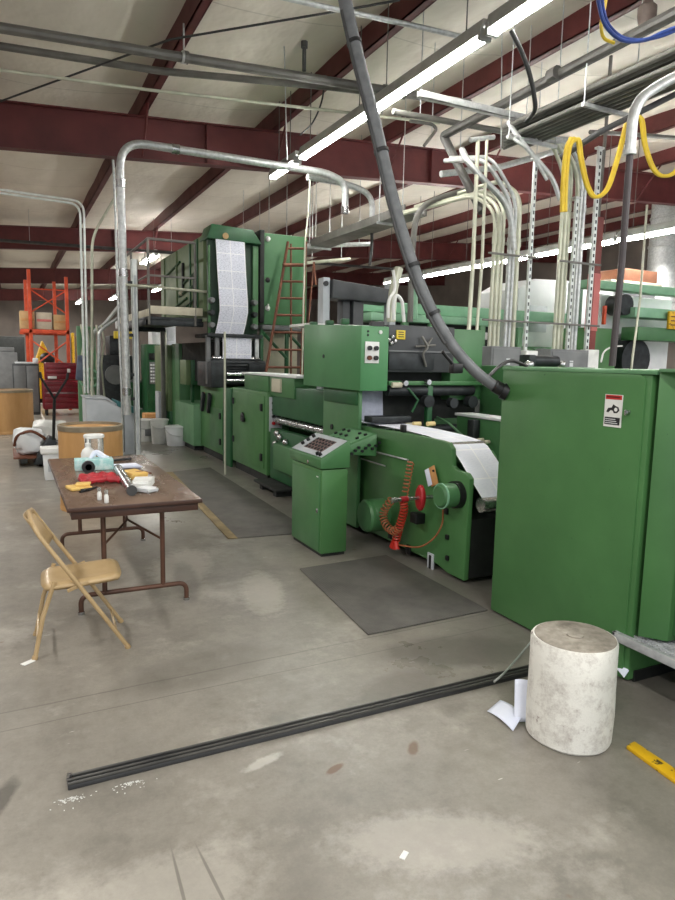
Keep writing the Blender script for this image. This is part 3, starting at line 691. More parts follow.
# ================================================================== BIG GREEN CABINET (nearest)
t = thing('machine_cabinet', 'large bright green press cabinet with a warning label, nearest the camera at right', 'machine cabinet', (3.5,2.4,0))
xf = 2.90
b = B()
b.box(xf+.01,4.3,2.31,3.42,.012,1.64,.008)
emit('cabinet_body', b, GREENB, t)
b = B(); pr = []                                            # door sheet with rounded top corner
for a in range(7): th = a/6*PI/2; pr.append((2.345+.045*(1-math.sin(th)) if False else 2.385-.045*math.cos(th)*1.0, 1.595+.045*math.sin(th)))
poly = [(3.43,.015),(3.43,1.64)]+[(y,z) for y,z in pr[::-1]]+[(2.34,.015)]
b.prism([(xf,y,z) for y,z in poly], (.014,0,0), .003); dr = emit('door', b, GREENB, t)
b = B(); p = ax(629,412,xf); b.cyl((xf+.004,p.y,p.z),(xf-.022,p.y,p.z),.011,seg=14); b.box(xf-.03,xf-.02,p.y-.006,p.y+.006,p.z-.018,p.z+.012,.003); emit('latch_knob', b, STEEL, dr)
b = B(); b.box(xf+.012,3.9,3.40,3.435,.012,1.66,.01); emit('end_flange', b, GREEN, t)
b = B(); b.box(xf-.002,4.3,2.28,3.44,1.64,1.662,.006); emit('top_plate', b, GREENP, t)
b = B(); b.box(xf+.05,4.2,2.3,3.4,.0,.06); emit('plinth', b, GRIME, t)
# warning label
la, lb = ax(606,394,xf), ax(621,428,xf); ya, yb, za, zb = la.y, lb.y, lb.z, la.z
b = B(); b.box(xf-.0035,xf-.0005,yb,ya,za,zb); wl = emit('warning_label', b, WHITE, t, label='white warning label with red header and black pictogram')
def lab(y0, y1, z0, z1, x=.0045): return (xf-x, xf-.003, yb+(ya-yb)*(1-y1), yb+(ya-yb)*(1-y0), za+(zb-za)*z0, za+(zb-za)*z1)
b = B(); b.box(*lab(.04,.96,.85,.985)); emit('red_header', b, pmat('label_red', S(190,44,40), S(170,36,34)), wl)
b = B(); b.box(*lab(.10,.86,.90,.945,.0052)); emit('header_lettering', b, pmat('label_maroon', S(104,24,26), S(90,20,22)), wl)
BK = pmat('label_black', S(34,32,36), S(24,22,26))
b = B(); b.box(*lab(.06,.92,.07,.30)); emit('text_block', b, BK, wl)
b = B()
for k in range(3): b.box(*lab(.10,.80-.06*k,.11+.06*k,.13+.06*k,.0052))
emit('text_line', b, OFFW, wl)
hgt = zb-za; wid = ya-yb; ym = (ya+yb)/2
def lp(u, v): return (xf-.0045, ya-wid*u, za+hgt*v)
b = B(); b.prism([lp(*q) for q in ((.12,.46),(.22,.58),(.42,.60),(.5,.70),(.62,.66),(.80,.62),(.86,.52),(.74,.44),(.56,.43),(.50,.50),(.38,.52),(.24,.44))], (.0015,0,0))
b.cyl(lp(.66,.54),(xf-.006,)+lp(.66,.54)[1:],.016,seg=18); emit('pictogram', b, BK, wl)
b = B(); b.cyl((xf-.0062,)+lp(.68,.545)[1:],(xf-.0072,)+lp(.68,.545)[1:],.0105,seg=16); emit('pictogram_gap', b, WHITE, wl)
# second section
t2 = thing('machine_cabinet', 'darker green press section right of the labelled cabinet, behind the step', 'machine cabinet', (3.6,1.2,0))
b = B(); b.prism([(xf+.015,2.275,.275),(xf+.015,2.275,1.655),(xf+.10,2.16,1.655),(xf+.10,2.16,.275)], (1.2,0,0), .004); emit('corner_post', b, GREENB, t2)
b = B(); b.box(xf+.13,4.2,.2,2.17,.30,1.655,.01); emit('side_panel', b, GREEN, t2)
b = B(); b.box(xf+.35,4.2,.2,2.2,.0,.30); emit('underframe', b, GREEND, t2)  # dark green puts the shade below the step into the colour
b = B(); b.box(xf+.05,xf+.13,1.0,2.08,.78,1.56,.012); emit('access_door', b, GREENB, t2)
b = B(); b.box(xf-.0,4.2,.2,2.27,1.655,1.672,.004); emit('top_plate', b, GREENP, t2)

# ================================================================== INFEED UNIT: side frames, rollers, web
t = thing('press_infeed_unit', 'green press unit with cut-away side frame, orange coiled hoses and white web', 'printing press unit', (3.3,4.8,0))
XF = 3.06
pts = [(377,429),(403,432.5),(440,440.5),(448,443),(451.5,449),(452,466),(456,470),(466,473.5),(469.5,479),(463,592),(455.5,591),(447,577)]
poly = [ax(x,y,XF) for x,y in pts]; poly = [Vector((XF,q.y,max(.03,q.z))) for q in poly]
poly += [Vector((XF,4.3,.06)),Vector((XF,6.3,.06)),Vector((XF,6.3,1.0)),Vector((XF,5.6,1.06))]
b = B(); b.prism(poly, (.045,0,0), .006); fr = emit('side_frame', b, GREENB, t, label='bright green cut-away side frame')
b = B(); poly2 = [Vector((3.47,q.y,q.z-(.08 if q.z > .5 else 0))) for q in poly]; b.prism(poly2, (.045,0,0), .006); emit('far_frame', b, GREENB, t)
for (y,z,r) in ((4.95,1.035,.045),(4.32,1.0,.05),(3.84,.64,.055),(5.6,1.03,.045),(4.4,.55,.09),(5.1,.5,.11),(4.05,.32,.06)):
    b = B(); b.cyl((3.10,y,z),(3.475,y,z),r,seg=20); emit('roller', b, STEEL if z > .6 else MACH, t)
b = B(); b.box(3.11,3.47,3.95,6.2,.04,.5); emit('drip_tray', b, GRIME, t)
pw = [(6.0,1.075),(5.3,1.085),(4.95,1.085),(4.6,1.075),(4.34,1.055),(4.24,1.02),(4.10,.91),(3.96,.79),(3.85,.70),(3.80,.66),(3.79,.62)]
b = B(); b.ribbon(pw, 3.11, 3.465, nx=4); w = emit('paper_web', b, WEBF, t, recalc=False, label='white printed paper web running over the rollers')
# edge guides by the web
for px, py in ((404,432),(401,431)):
    pass
b = B(); q = ax(402,430,XF); b.box(XF-.005,XF+.03,q.y-.03,q.y+.03,q.z-.02,q.z+.045,.006); emit('edge_guide', b, BLACK, t)
for px, py in ((407,426),(415,425),(429,425)):
    q = ax(px,py,3.47); b = B(); b.cyl((3.45,q.y,q.z+.01),(3.53,q.y,q.z+.01),.022,seg=14); emit('guide_wheel', b, pmat('cream_wheel', S(226,206,150), S(200,176,120)) if px != 407 else CREAM, t)
# motors
q = ax(364,516,2.86); b = B(); b.lathe([(.02,-.02),(.135,-.02),(.15,0),(.15,.03),(.142,.035),(.15,.06),(.15,.19)], (2.88,q.y,q.z), 30, 'X'); emit('motor_housing', b, GREEN, fr)
q = ax(441,496,2.90); b = B(); b.lathe([(.02,-.012),(.075,-.012),(.088,0),(.092,.01),(.092,.13)], (2.89,q.y,q.z), 30, 'X'); mh = emit('motor_housing', b, GREEN, fr)
b = B(); b.lathe([(.091,.004),(.098,.004),(.098,.02),(.091,.02),(.091,.004)], (2.89,q.y,q.z), 30, 'X'); emit('pale_ring', b, MINT, mh)
b = B(); b.lathe([(.02,.12),(.105,.12),(.105,.17),(.02,.17)], (2.89,q.y,q.z), 30, 'X'); emit('black_collar', b, BLACK, mh)
q = ax(418,498,2.90); qy, qz = q.y, q.z
b = B(); b.lathe([(.02,-.018),(.075,-.018),(.088,-.006),(.088,.012),(.075,.024),(.02,.024)], (2.92,qy,qz), 30, 'X', .62, 1.2); hw = emit('handwheel', b, REDH, fr, label='red handwheel')
b = B(); b.cyl((2.68,qy,qz),(3.06,qy,qz),.016,seg=14); b.cyl((2.66,qy,qz),(2.70,qy,qz),.022,seg=14); emit('shaft', b, STEEL, hw)
b = B(); b.cyl((2.74,qy,qz),(2.80,qy,qz),.024,seg=14); emit('hose_coupling', b, REDH, hw)
b = B(); q = ax(419,517,3.03); b.box(2.97,3.06,q.y-.05,q.y+.05,q.z-.05,q.z+.04,.008); emit('valve_block', b, BLACK, fr)
for px, py, s in ((391,535,.026),(409,549,.032),(447,511,.02),(448,537,.016),(448,558,.016)):
    q = ax(px,py,XF); b = B(); b.box(XF-.02,XF+.005,q.y-s,q.y+s,q.z-s*1.2,q.z+s*1.2,.004); emit('switch_block', b, BLACK, fr)
q = ax(431,562,XF); b = B(); b.box(XF-.012,XF+.005,q.y-.04,q.y+.04,q.z-.075,q.z+.075,.003); sl = emit('slot_plate', b, GREYL, fr)
b = B(); b.box(XF-.016,XF-.008,q.y-.018,q.y+.012,q.z-.06,q.z+.06,.003); emit('slot', b, BLACK, sl)
# lubrication rods on the plate
b = B(); b.tube([ax(372,451,XF-.02),ax(408,460,XF-.02)],.008,8); b.tube([ax(340,452,XF-.03),ax(385,466,XF-.02)],.007,8); emit('air_line', b, GALV, fr)
# tag
q = ax(433,476,XF-.03); M = Matrix.Rotation(-.45,3,'X')
b = B(); b.obox((XF-.03,q.y,q.z),(.006,.10,.155),M,.003); tg = emit('tag', b, TAGM, fr, label='tan hanging tag')
b = B(); b.obox((XF-.036,q.y+.055,q.z-.02),(.005,.06,.14),M,.002); emit('tag_backing', b, PAPERB, tg)
b = B(); b.cyl((XF-.042,q.y-.012,q.z+.045),(XF-.02,q.y-.012,q.z+.045),.01,seg=10); emit('tag_hole', b, BLACK, tg)
# slanted button desk
t3 = emit('button_desk', (lambda b: b.prism([(2.60,5.20,.86),(2.60,5.20,.90),(2.98,5.20,1.03),(2.985,5.20,1.03),(2.985,5.20,.82)], (0,.58,0), .008))(B()), GREEN, t)
b = B(); sl_ = math.atan2(.13,.38)
for i in range(4):
    for k in range(5):
        if (i*5+k) % 6 == 5: continue
        a = .05+.085*i; c0 = Vector((2.60+a, 5.27+.11*k, .90+a*.342)); n_ = Vector((-.32,0,.947)); b.cyl(c0, c0+n_*.022, .017, seg=12)
emit('push_button', b, BLACK, t3)
b = B(); b.prism([(2.63,5.23,.913),(2.955,5.23,1.024),(2.955,5.75,1.024),(2.63,5.75,.913)], (0,0,.004)); emit('button_plate', b, GREENP, t3)
b = B()
for k in range(9): c0 = Vector((2.72+.035*k, 5.195, .86+.02*(k%3)+.006*k)); b.cyl(c0, c0-Vector((0,.02,0)), .013, seg=10)
emit('selector_switch', b, MACH, t3)

# orange coils : helices along a spline
def coil(name, path, R, turns, r, m, label, cat):
    sp = spline(path, 30); n = len(sp); pts = []
    for i in range(n*6):
        s = i/(n*6-1)*(n-1); k = min(n-2, int(s)); f = s-k; p = sp[k]*(1-f)+sp[k+1]*f
        d = (sp[k+1]-sp[k]).normalized(); u = d.cross(Vector((1,0,.01))).normalized(); v = d.cross(u); a = 2*PI*turns*i/(n*6-1)
        pts.append(p+u*R*math.cos(a)+v*R*math.sin(a))
    b = B(); b.tube(pts, r, 6); return solo(name, b, m, label, cat)
xc = 2.97
coil('coiled_hose', [ax(411,461,xc),ax(408,477,xc),ax(405,494,xc)], .026, 9, .006, OHOSE, 'short orange coiled hose hanging from the top of the green side frame', 'hose')
coil('coiled_hose', [ax(392,499,xc-.02),ax(384,511,xc-.04),ax(385,523,xc-.05),ax(393,531,xc-.04),ax(400,527,xc-.02)], .032, 15, .006, OHOSE, 'looping orange coiled hose at the left of the red handwheel', 'hose')
coil('coiled_hose', [ax(403,497,xc),ax(404,510,xc),ax(400,525,xc),ax(396,540,xc)], .03, 16, .0075, pmat('red_orange_coil', S(200,62,40), S(160,44,30), 14, .4), 'red-orange coiled hose hanging straight down below the steel shaft', 'hose')
b = B(); q = ax(395,544,xc); b.cyl(q+Vector((0,.03,-.035)),q+Vector((0,.0,.035)),.035,.028,seg=14); b.cyl(q+Vector((0,-.03,-.04)),q+Vector((0,-.01,.03)),.03,.024,seg=14)
solo('hose_nozzle', b, pmat('red_nozzle', S(206,48,36), S(170,36,28), 14, .4), 'red nozzle at the bottom of the red-orange coiled hose', 'nozzle')
b = B(); b.tube(spline([ax(399,545,xc),ax(419,547,xc+.03),ax(434,538,xc+.05),ax(442,524,xc+.06),ax(443,510,xc+.02)],10),.007,8); solo('thin_hose', b, OHOSE, 'thin orange hose curving from the red nozzle up to the small green motor', 'hose')

# ================================================================== CONSOLE
t = thing('control_console', 'free standing green control console with a sloping button top by the rubber mat', 'control console', (2.46,5.33,0))
b = B(); b.box(2.345,2.59,5.0,5.66,.03,.76,.008); emit('cabinet_body', b, GREENB, t)
b = B(); b.box(2.36,2.58,5.02,5.64,0,.035); emit('plinth', b, GRIME, t)
b = B(); b.box(2.334,2.346,5.03,5.63,.05,.73,.004); d = emit('door', b, GREEN, t)
b = B(); b.box(2.326,2.336,5.05,5.075,.38,.42,.003); emit('latch', b, STEEL, d)
b = B(); b.box(2.333,2.335,5.05,5.09,.69,.70); emit('corner_mark', b, WHITE, d)
b = B(); b.prism([(2.325,4.985,.77),(2.325,4.985,.855),(2.60,4.985,1.005),(2.60,4.985,.77)], (0,.70,0), .008); hd = emit('sloping_head', b, GREEN, t)
sn = Vector((-.479,0,.878)); 
def hp(a, y): return Vector((2.325+a*.275, y, .857+a*.15))
b = B(); b.prism([hp(.06,5.01),hp(.94,5.01),hp(.94,5.66),hp(.06,5.66)], sn*.004); emit('button_plate', b, GREYL, hd)
b = B(); b.prism([hp(.25,5.12),hp(.78,5.12),hp(.78,5.50),hp(.25,5.50)], sn*.007); emit('key_panel', b, RUST if False else pmat('key_panel_brown', S(120,96,92), S(84,70,68), 30, .6), hd)
b = B()
for i in range(4):
    for k in range(6): p = hp(.31+.13*i, 5.15+.063*k)+sn*.006; b.cyl(p, p+sn*.008, .014, seg=10)
emit('push_button', b, MACH, hd)
b = B()
for k in range(5): p = hp(.12, 5.06+.05*k) if k < 2 else hp(.35+.2*(k-2), 5.58); b.cyl(p, p+sn*.03, .017, seg=12)
emit('rotary_knob', b, BLACK, hd)
b = B(); b.cyl((2.32,5.25,.80),(2.332,5.25,.80),.018,seg=14); emit('key_lock', b, STEEL, hd)

# ================================================================== PRINT UNIT (overhead box on post, charcoal head)
t = thing('press_print_unit', 'green press unit with an overhead box on a post and a charcoal head', 'printing press unit', (3.4,6.2,0))
b = B(); b.prism([(2.95,5.49,1.40),(2.95,6.83,1.40),(2.95,6.83,2.065),(2.95,5.49,2.005)], (.30,0,0), .012); ob = emit('overhead_box', b, pmat('overhead_green', S(82,142,92), S(68,124,78), 1.5, .42), t)
b = B(); b.box(2.99,3.14,5.478,5.49,1.66,1.86,.004); bp_ = emit('button_plate', b, WHITE, ob, label='white plate with four black buttons')
for i in range(2):
    for k in range(2):
        b = B(); c0 = (3.03+.07*i, 5.478, 1.71+.09*k); b.cyl(c0,(c0[0],5.45,c0[2]),.021,seg=16); emit('push_button', b, BLACK if (i,k) != (0,0) else RUST, bp_)
b = B()
for k in range(2): b.cyl((3.02,5.49,1.92+.035*k),(3.02,5.482,1.92+.035*k),.010,seg=10)
b.cyl((2.952,6.3,1.72),(2.944,6.3,1.72),.02,seg=12)
emit('plug', b, MACH, ob)
for y in (6.7,6.3,5.95):
    b = B(); b.box(2.97,3.05,y-.03,y+.03,2.03,2.09,.01); emit('lifting_lug', b, GREEND, ob)
b = B(); b.box(2.99,3.03,5.58,6.38,.06,1.42,.01); po = emit('post', b, GREEN, t)
for y, z in ((6.15,1.0),(6.0,.93)): 
    b = B(); b.cyl((2.992,y,z),(2.978,y,z),.028,seg=14); emit('plug', b, MACH, po)
b = B(); b.box(2.975,3.0,5.6,6.33,1.26,1.38,.004); emit('bracket', b, GREEND, po)
b = B(); b.ribbon([(5.74,1.42),(5.73,1.30),(5.72,1.18),(5.71,1.10)], 3.05, 3.34, nx=2); emit('paper_web', b, pmat('grey_web', S(176,180,196), S(150,154,172), 20, .5), t, recalc=False, label='greyish web dropping below the overhead box')
b = B(); b.box(3.06,3.5,5.44,5.6,1.10,1.16,.01); emit('deck', b, MACH, t)
# charcoal head facing the camera
ch_ = emit('charcoal_head', (lambda b: b.box(3.27,4.05,5.55,5.95,1.58,2.03,.012))(B()), CHAR, t, label='charcoal head with yellow sticker')
b = B(); b.box(3.28,3.80,5.53,5.55,1.60,1.76,.006); emit('inspection_panel', b, MACH, ch_)
b = B(); b.box(3.28,4.05,5.535,5.552,1.775,1.79); emit('seam_strip', b, GREYBOX, ch_)
q0, q1 = ay(396.5,330,5.54), ay(405,339.5,5.54); b = B(); b.box(q0.x,q1.x,5.535,5.55,q1.z,q0.z,.002); st = emit('sticker', b, SIGNY, ch_)
b = B()
for k in range(3): b.box(q0.x+.02,q1.x-.02,5.532,5.536,q1.z+.02+.022*k,q1.z+.028+.022*k)
emit('sticker_print', b, STRAP, st)
b = B(); q = ay(377,330,5.52); b.box(q.x-.07,q.x+.07,5.50,5.56,q.z-.08,q.z+.08,.01); sw = emit('switch_box', b, BLACK, ch_)
b = B(); b.cyl((q.x+.02,5.50,q.z-.02),(q.x+.02,5.48,q.z-.02),.018,seg=12); emit('pilot_lamp', b, WHITE, sw)
b = B()
for dx,dz in ((0,0),(.04,.03),(.07,-.01),(.03,-.03)): q = ay(389,340,5.52); b.ball(q+Vector((dx,0,dz)),.022)
emit('pipe_fitting', b, STEEL, ch_)
b = B(); q = ay(424,350,5.52); b.tube(spline([q+Vector((-.03,0,.13)),q+Vector((.02,-.03,.03)),q+Vector((-.02,-.02,-.04)),q+Vector((.03,0,-.16))],6),.012,8); b.tube([q+Vector((-.1,0,.03)),q+Vector((.12,-.02,.05))],.01,8); b.tube([q+Vector((.0,-.01,.0)),q+Vector((.09,0,.12))],.01,8); emit('lever', b, PIPEG, ch_)
b = B(); b.box(4.05,4.45,5.6,6.3,1.30,2.02,.012); emit('green_housing', b, GREEN, t)
b = B(); b.box(3.27,4.40,5.50,5.62,1.455,1.495,.006); emit('cross_bar', b, GREEN, t)
b = B(); b.box(3.25,4.5,5.75,5.85,1.1,1.58); b.box(3.56,3.98,5.75,5.85,0,1.1); emit('rear_plate', b, GRIME, t)
for k, (px, py) in enumerate(((392,385),(403,383),(426,382))):
    q = ay(px,py,5.48); b = B(); b.cyl(q,q-Vector((0,.06,0)) if k else q+Vector((.1,-.01,.0)),.026,seg=14); emit('spindle', b, CREAM if k == 0 else STEEL, t)
b = B(); b.cyl((3.28,5.55,1.40),(4.3,5.55,1.40),.05,seg=18); emit('roller', b, MACH, t)
b = B(); b.box(3.72,3.78,5.5,5.56,.75,1.45,.006); b.tube([ay(408,388,5.5),ay(418,400,5.48),ay(412,412,5.5)],.012,8); emit('support_bar', b, GREEND, t)
b = B(); b.cyl((3.7,5.52,1.3),(3.7,5.44,1.3),.06,seg=20); b.cyl((4.0,5.52,1.28),(4.0,5.44,1.28),.05,seg=20); b.cyl((4.25,5.55,1.29),(4.25,5.46,1.29),.06,seg=20); emit('gear', b, MACH, t)
# back panel of the press behind the web
t = thing('web_guard', 'green panel with a white top ledge standing behind the paper web', 'panel', (4.05,5.3,0))
b = B(); b.box(4.02,4.10,3.5,5.42,.0,1.16,.01); emit('panel_sheet', b, GREEN, t)
b = B(); b.box(4.0,4.22,3.5,5.43,1.16,1.185,.004); emit('ledge', b, OFFW, t, label='white top ledge')
b = B(); q = ax(475,432,4.0); b.box(3.94,4.02,q.y-.05,q.y+.05,q.z-.10,q.z+.12,.01); b.box(3.9,3.98,q.y-.09,q.y+.06,q.z-.16,q.z-.12,.01); emit('clamp_bracket', b, MACH, t)
for px, py in ((478,440),(484,442)):
    q = ax(px,py,3.93); b = B(); b.cyl(q, q+Vector((.06,0,0)), .018, seg=12); emit('knob', b, CREAM, t)
b = B(); q = ax(451,425,3.99); b.tube([q+Vector((0,.25,.06)),q+Vector((-.03,0,.02)),q+Vector((-.02,-.22,-.08))],.012,8); emit('rod', b, GREENP, t)

# charcoal hopper further back, carried on grey posts
t = thing('roller_hopper', 'charcoal cross housing on grey posts behind the overhead green box', 'machine part', (3.8,7.2,1.2))
b = B(); b.prism([(3.38,7.0,2.39),(4.22,7.0,2.365),(4.22,7.0,2.53),(3.38,7.0,2.60)], (0,.35,0), .012); emit('housing', b, CHAR, t)
b = B(); b.box(3.56,3.66,7.1,7.25,1.3,2.4,.01); b.box(3.68,3.82,7.06,7.2,1.3,2.4,.01); emit('support', b, CHAR, t)
for x in (3.33, 4.22):
    b = B(); b.box(x-.05,x+.04,7.05,7.2,1.3,2.62,.012); emit('post', b, GREYL, t)
b = B(); b.cyl((3.31,7.03,2.55),(3.31,7.06,2.55),.03,seg=12); emit('bearing_cap', b, BLACK, t)
b = B(); b.box(3.05,3.9,6.9,7.5,2.06,2.09,.004); emit('cover_sheet', b, WHITE, t, label='white cover sheet')

# ================================================================== MIDDLE CABINETS
t = thing('press_cabinet', 'tall green press cabinet with a white button strip, left of the control console', 'machine cabinet', (3.4,9.0,0))
b = B(); b.box(3.08,3.72,8.33,9.85,.12,1.24,.012); bd = emit('cabinet_body', b, GREENB, t)
b = B(); b.box(3.12,3.7,8.4,9.8,0,.12); emit('plinth', b, GRIME, t)
b = B(); b.box(3.066,3.082,8.42,9.8,.2,1.19,.005); d = emit('door', b, GREENB, t)
for z in (.42,1.0):
    b = B(); b.cyl((3.06,9.74,z),(3.06,9.74,z+.09),.022,seg=10); emit('hinge', b, MACH, d)
for z in (.30,.98):
    b = B(); b.box(3.04,3.07,8.46,8.52,z,z+.10,.006); emit('latch', b, BLACK, d)
q = ax(243,417,3.06); b = B(); b.ball((3.05,q.y,q.z),.06,(.5,1,1.2)); b.box(3.02,3.06,q.y-.1,q.y+.02,q.z-.06,q.z,.01); emit('door_pull', b, BLACK, d)
b = B(); b.box(3.11,3.29,8.308,8.332,.72,1.18,.004); bs = emit('button_strip', b, GREYL, t, label='pale strip of buttons')
for k in range(5):
    for i in range(2):
        b = B(); c0 = (3.16+.08*i, 8.31, 1.10-.09*k); b.cyl(c0,(c0[0],8.28,c0[2]),.022,seg=12); emit('push_button', b, BLACK if k < 3 else REDH, bs)
b = B(); b.box(3.1,3.5,7.4,9.5,1.455,1.485,.008); emit('upper_deck', b, OFFW, t, label='pale deck plate')
b = B(); b.box(3.12,3.5,7.5,8.35,1.20,1.455,.01); b.box(3.12,3.3,8.4,9.4,1.24,1.455,.01); emit('deck_beam', b, GREEN, t)
b = B(); b.box(3.09,3.13,7.9,8.2,1.26,1.43,.006); emit('junction_box', b, CREAM, t)
# low gearside between cabinet and overhead box
b = B(); b.box(3.08,3.2,6.55,8.2,.12,.78,.01); b.box(3.14,3.3,6.55,8.3,.95,1.34,.01); b.box(3.4,4.4,6.5,8.4,.1,1.3); emit('gear_side', b, GREEND, t)
b = B(); b.cyl((3.2,6.6,.88),(3.2,8.3,.88),.05,seg=14); b.cyl((3.22,6.6,1.12),(3.22,8.25,1.12),.03,seg=14); emit('roller', b, STEEL, t)
b = B(); b.box(3.02,3.3,6.9,7.95,.28,.62,.02); emit('gear_cover', b, GREEN, t)
b = B()
for y,z in ((7.9,.74),(7.8,.70),(7.6,.66),(7.95,.60)): b.ball((3.06,y,z),.045)
emit('valve_cluster', b, STEEL, t)
b = B(); b.box(2.85,3.2,7.4,8.2,.08,.11,.004); b.box(2.9,3.1,7.5,7.6,0,.08); b.box(2.9,3.1,8.0,8.1,0,.08); emit('foot_plate', b, GRIME, t)

t = thing('press_cabinet', 'second green press cabinet standing under the hanging web', 'machine cabinet', (3.4,11,0))
b = B(); b.box(3.08,3.75,10.28,11.75,.12,1.20,.012); emit('cabinet_body', b, GREENB, t)
b = B(); b.box(3.12,3.7,10.3,11.7,0,.12); emit('plinth', b, GRIME, t)
b = B(); b.box(3.066,3.082,10.36,11.1,.2,.86,.005); d = emit('door', b, GREEN, t)
for z in (.28,.7):
    b = B(); b.box(3.04,3.07,10.42,10.48,z,z+.1,.006); emit('latch', b, BLACK, d)
for y in (11.45,11.05):
    b = B(); b.obox((3.04,y,.92),(.05,.10,.34),Matrix.Rotation(.35,3,'X'),.01); emit('lever_handle', b, MACH, t)
b = B(); b.box(3.05,3.09,9.86,10.27,.0,1.22,.01); emit('gap_shade', b, GREEND, t)  # dark sheet standing in for shade in the gap between cabinets
b = B(); b.box(2.95,3.7,11.75,13.2,.10,.84,.012); emit('low_housing', b, GREENP, t, label='pale low housing')
b = B(); b.box(3.0,3.6,11.9,13.1,0,.1); emit('housing_foot', b, GRIME, t)

# thin white pole
pipe('thin_pole', [(2.79,9.28,0),(2.79,9.28,2.05)], .016, CONDUIT, 'thin white upright pole in front of the green cabinets', 'pole', .01)
# ================================================================== TOWER WITH HANGING WEB
t = thing('press_tower', 'tall green folded-panel tower with a long printed web hanging down its front', 'press tower', (3.4,12.5,0))
YT = 11.0
b = B(); b.prism([(3.02,YT,1.95),(3.02,YT,3.62),(3.10,YT,3.80),(3.74,YT,3.78),(3.88,YT,3.58),(3.88,YT,1.95)], (0,.06,0), .006); emit('front_frame', b, pmat('tower_dark_green', S(30,62,40), S(22,48,30), 3, .5), t)
b = B(); b.prism([(2.98,YT-.12,3.60),(3.06,YT-.12,3.83),(3.76,YT-.12,3.80),(3.92,YT-.12,3.58)], (0,.5,0), .012); cp = emit('top_hood', b, GREEND, t)
b = B(); q = ay(225.5,236,YT-.13); b.cyl(q,q+Vector((0,-.015,0)),.05,seg=16); emit('round_plate', b, KRAFT, cp)
b = B(); b.box(3.02,3.05,YT-.05,YT+.01,1.9,3.5,.006); b.box(3.78,3.88,YT-.05,YT+.01,2.2,3.55,.006); emit('side_rail', b, GREEN, t)
# side hood of folded panels, facing the aisle
b = B(); b.box(3.0,3.9,11.2,14.6,2.45,3.70,.012); sd = emit('side_hood', b, OLIVE, t, label='dull olive side hood')
for y in (11.55,12.05,13.1,14.2):
    b = B(); b.box(2.975,3.0,y-.03,y+.03,2.47,3.68,.004); emit('panel_rib', b, GREEND if y < 12.5 else OLIVE, sd)
for y0,z0,y1,z1 in ((11.6,3.15,12.6,3.02),(11.6,2.95,12.9,2.82),(12.3,2.75,13.4,2.62),(11.6,2.72,12.3,2.6),(12.8,3.45,14.1,3.3)):
    b = B(); b.tube([(2.985,y0,z0),(2.985,y1,z1)], .022, 6); emit('fold_bar', b, GREEND, sd)
b = B(); b.box(2.965,3.0,12.52,12.6,2.9,3.4,.004); b.box(2.96,3.0,11.55,11.75,2.5,3.1,.004); emit('dark_slot', b, GRIME, sd)
b = B(); b.ball((2.97,12.65,2.86),.05); emit('pale_knob', b, CREAM, sd)
b = B()                                                       # hanging web
b.ribbon([(0,10.9,3.66),(0,10.88,3.55),(.02,10.87,3.1),(.045,10.84,2.62),(.055,10.86,2.45),(.03,10.9,2.25),(-.02,10.95,2.0)], 3.125, 3.615, nx=4)
emit('hanging_web', b, WEBM, t, recalc=False, label='long white printed web, upper length')
b = B(); b.ribbon([(10.80,2.03),(10.79,1.85),(10.80,1.66)], 3.21, 3.71, nx=4); emit('lower_web', b, WEBM, t, recalc=False, label='short lower length of printed web')
for z,y,r in ((3.64,10.96,.05),(2.0,10.99,.045),(2.03,10.86,.03),(1.66,10.87,.06)):
    b = B(); b.cyl((3.06,y,z),(3.86,y,z),r,seg=16); emit('roller', b, STEEL, t)
for x in (3.06,3.80):
    for z in (2.62,2.42,2.22,2.05):
        b = B(); b.cyl((x,10.96,z),(x,10.84,z),.055,.04,seg=12); b.box(x-.04,x+.04,10.9,11.0,z-.03,z+.03,.006); emit('bearing_block', b, MACH if z in (2.42,2.05) else GREYBOX, t)
for x in (2.98,3.13,3.82):
    b = B(); b.box(x-.035,x+.035,10.82,10.9,1.25,2.05,.008); emit('upright', b, GREYBOX if x < 3.8 else GALV, t)
b = B(); b.box(2.95,3.9,10.75,11.6,2.02,2.08,.01); emit('cross_platform', b, MACH, t)
b = B()
for k in range(9): b.cyl((3.0,10.70+.02*(k%3),1.28+.047*k),(3.86+.06*(k%2),10.7+.02*(k%3),1.28+.047*k),.022+.014*(k%2),seg=12)
b.box(2.96,3.2,10.6,11.5,1.2,1.62,.02); b.box(3.6,3.92,10.6,11.4,1.45,1.6,.02); emit('printing_rollers', b, MACH, t)
b = B(); b.cyl((3.22,10.62,1.42),(3.72,10.62,1.42),.028,seg=12); b.cyl((3.22,10.62,1.32),(3.72,10.62,1.32),.022,seg=12); emit('bright_roller', b, STEEL, t)
b = B(); b.box(3.1,3.76,11.1,13.2,1.26,1.95); b.box(3.78,3.9,11.1,13.2,0,1.95); emit('inner_frame', b, GRIME, t)

t = thing('press_tower', 'plain green tower cabinet on a stand behind the rusty ladder', 'press tower', (4.4,11.2,0))
b = B(); b.box(4.0,4.80,11.0,12.0,2.27,3.80,.014); emit('cabinet_body', b, pmat('tower_green', S(78,128,84), S(60,106,66), 1.4, .5), t)
b = B(); b.box(3.92,4.0,10.98,11.9,2.3,3.84,.01); emit('side_edge', b, GRIME, t)
for z in (3.02,2.55,3.7):
    b = B(); b.ball((4.06,10.98,z),.045,(1,.6,1)); emit('knob', b, WHITE if z != 3.02 else BLACK, t)
b = B(); b.box(4.06,4.09,10.98,11.0,2.5,2.62,.004); emit('latch', b, WHITE, t)
b = B(); b.box(3.94,4.9,10.9,12.0,2.18,2.26,.01); emit('stand_top', b, GREYBOX, t)
for x in (3.95,4.42,4.85):
    b = B(); b.box(x-.03,x+.03,10.95,11.01,1.35,2.2,.006); emit('stand_leg', b, GREEND, t)
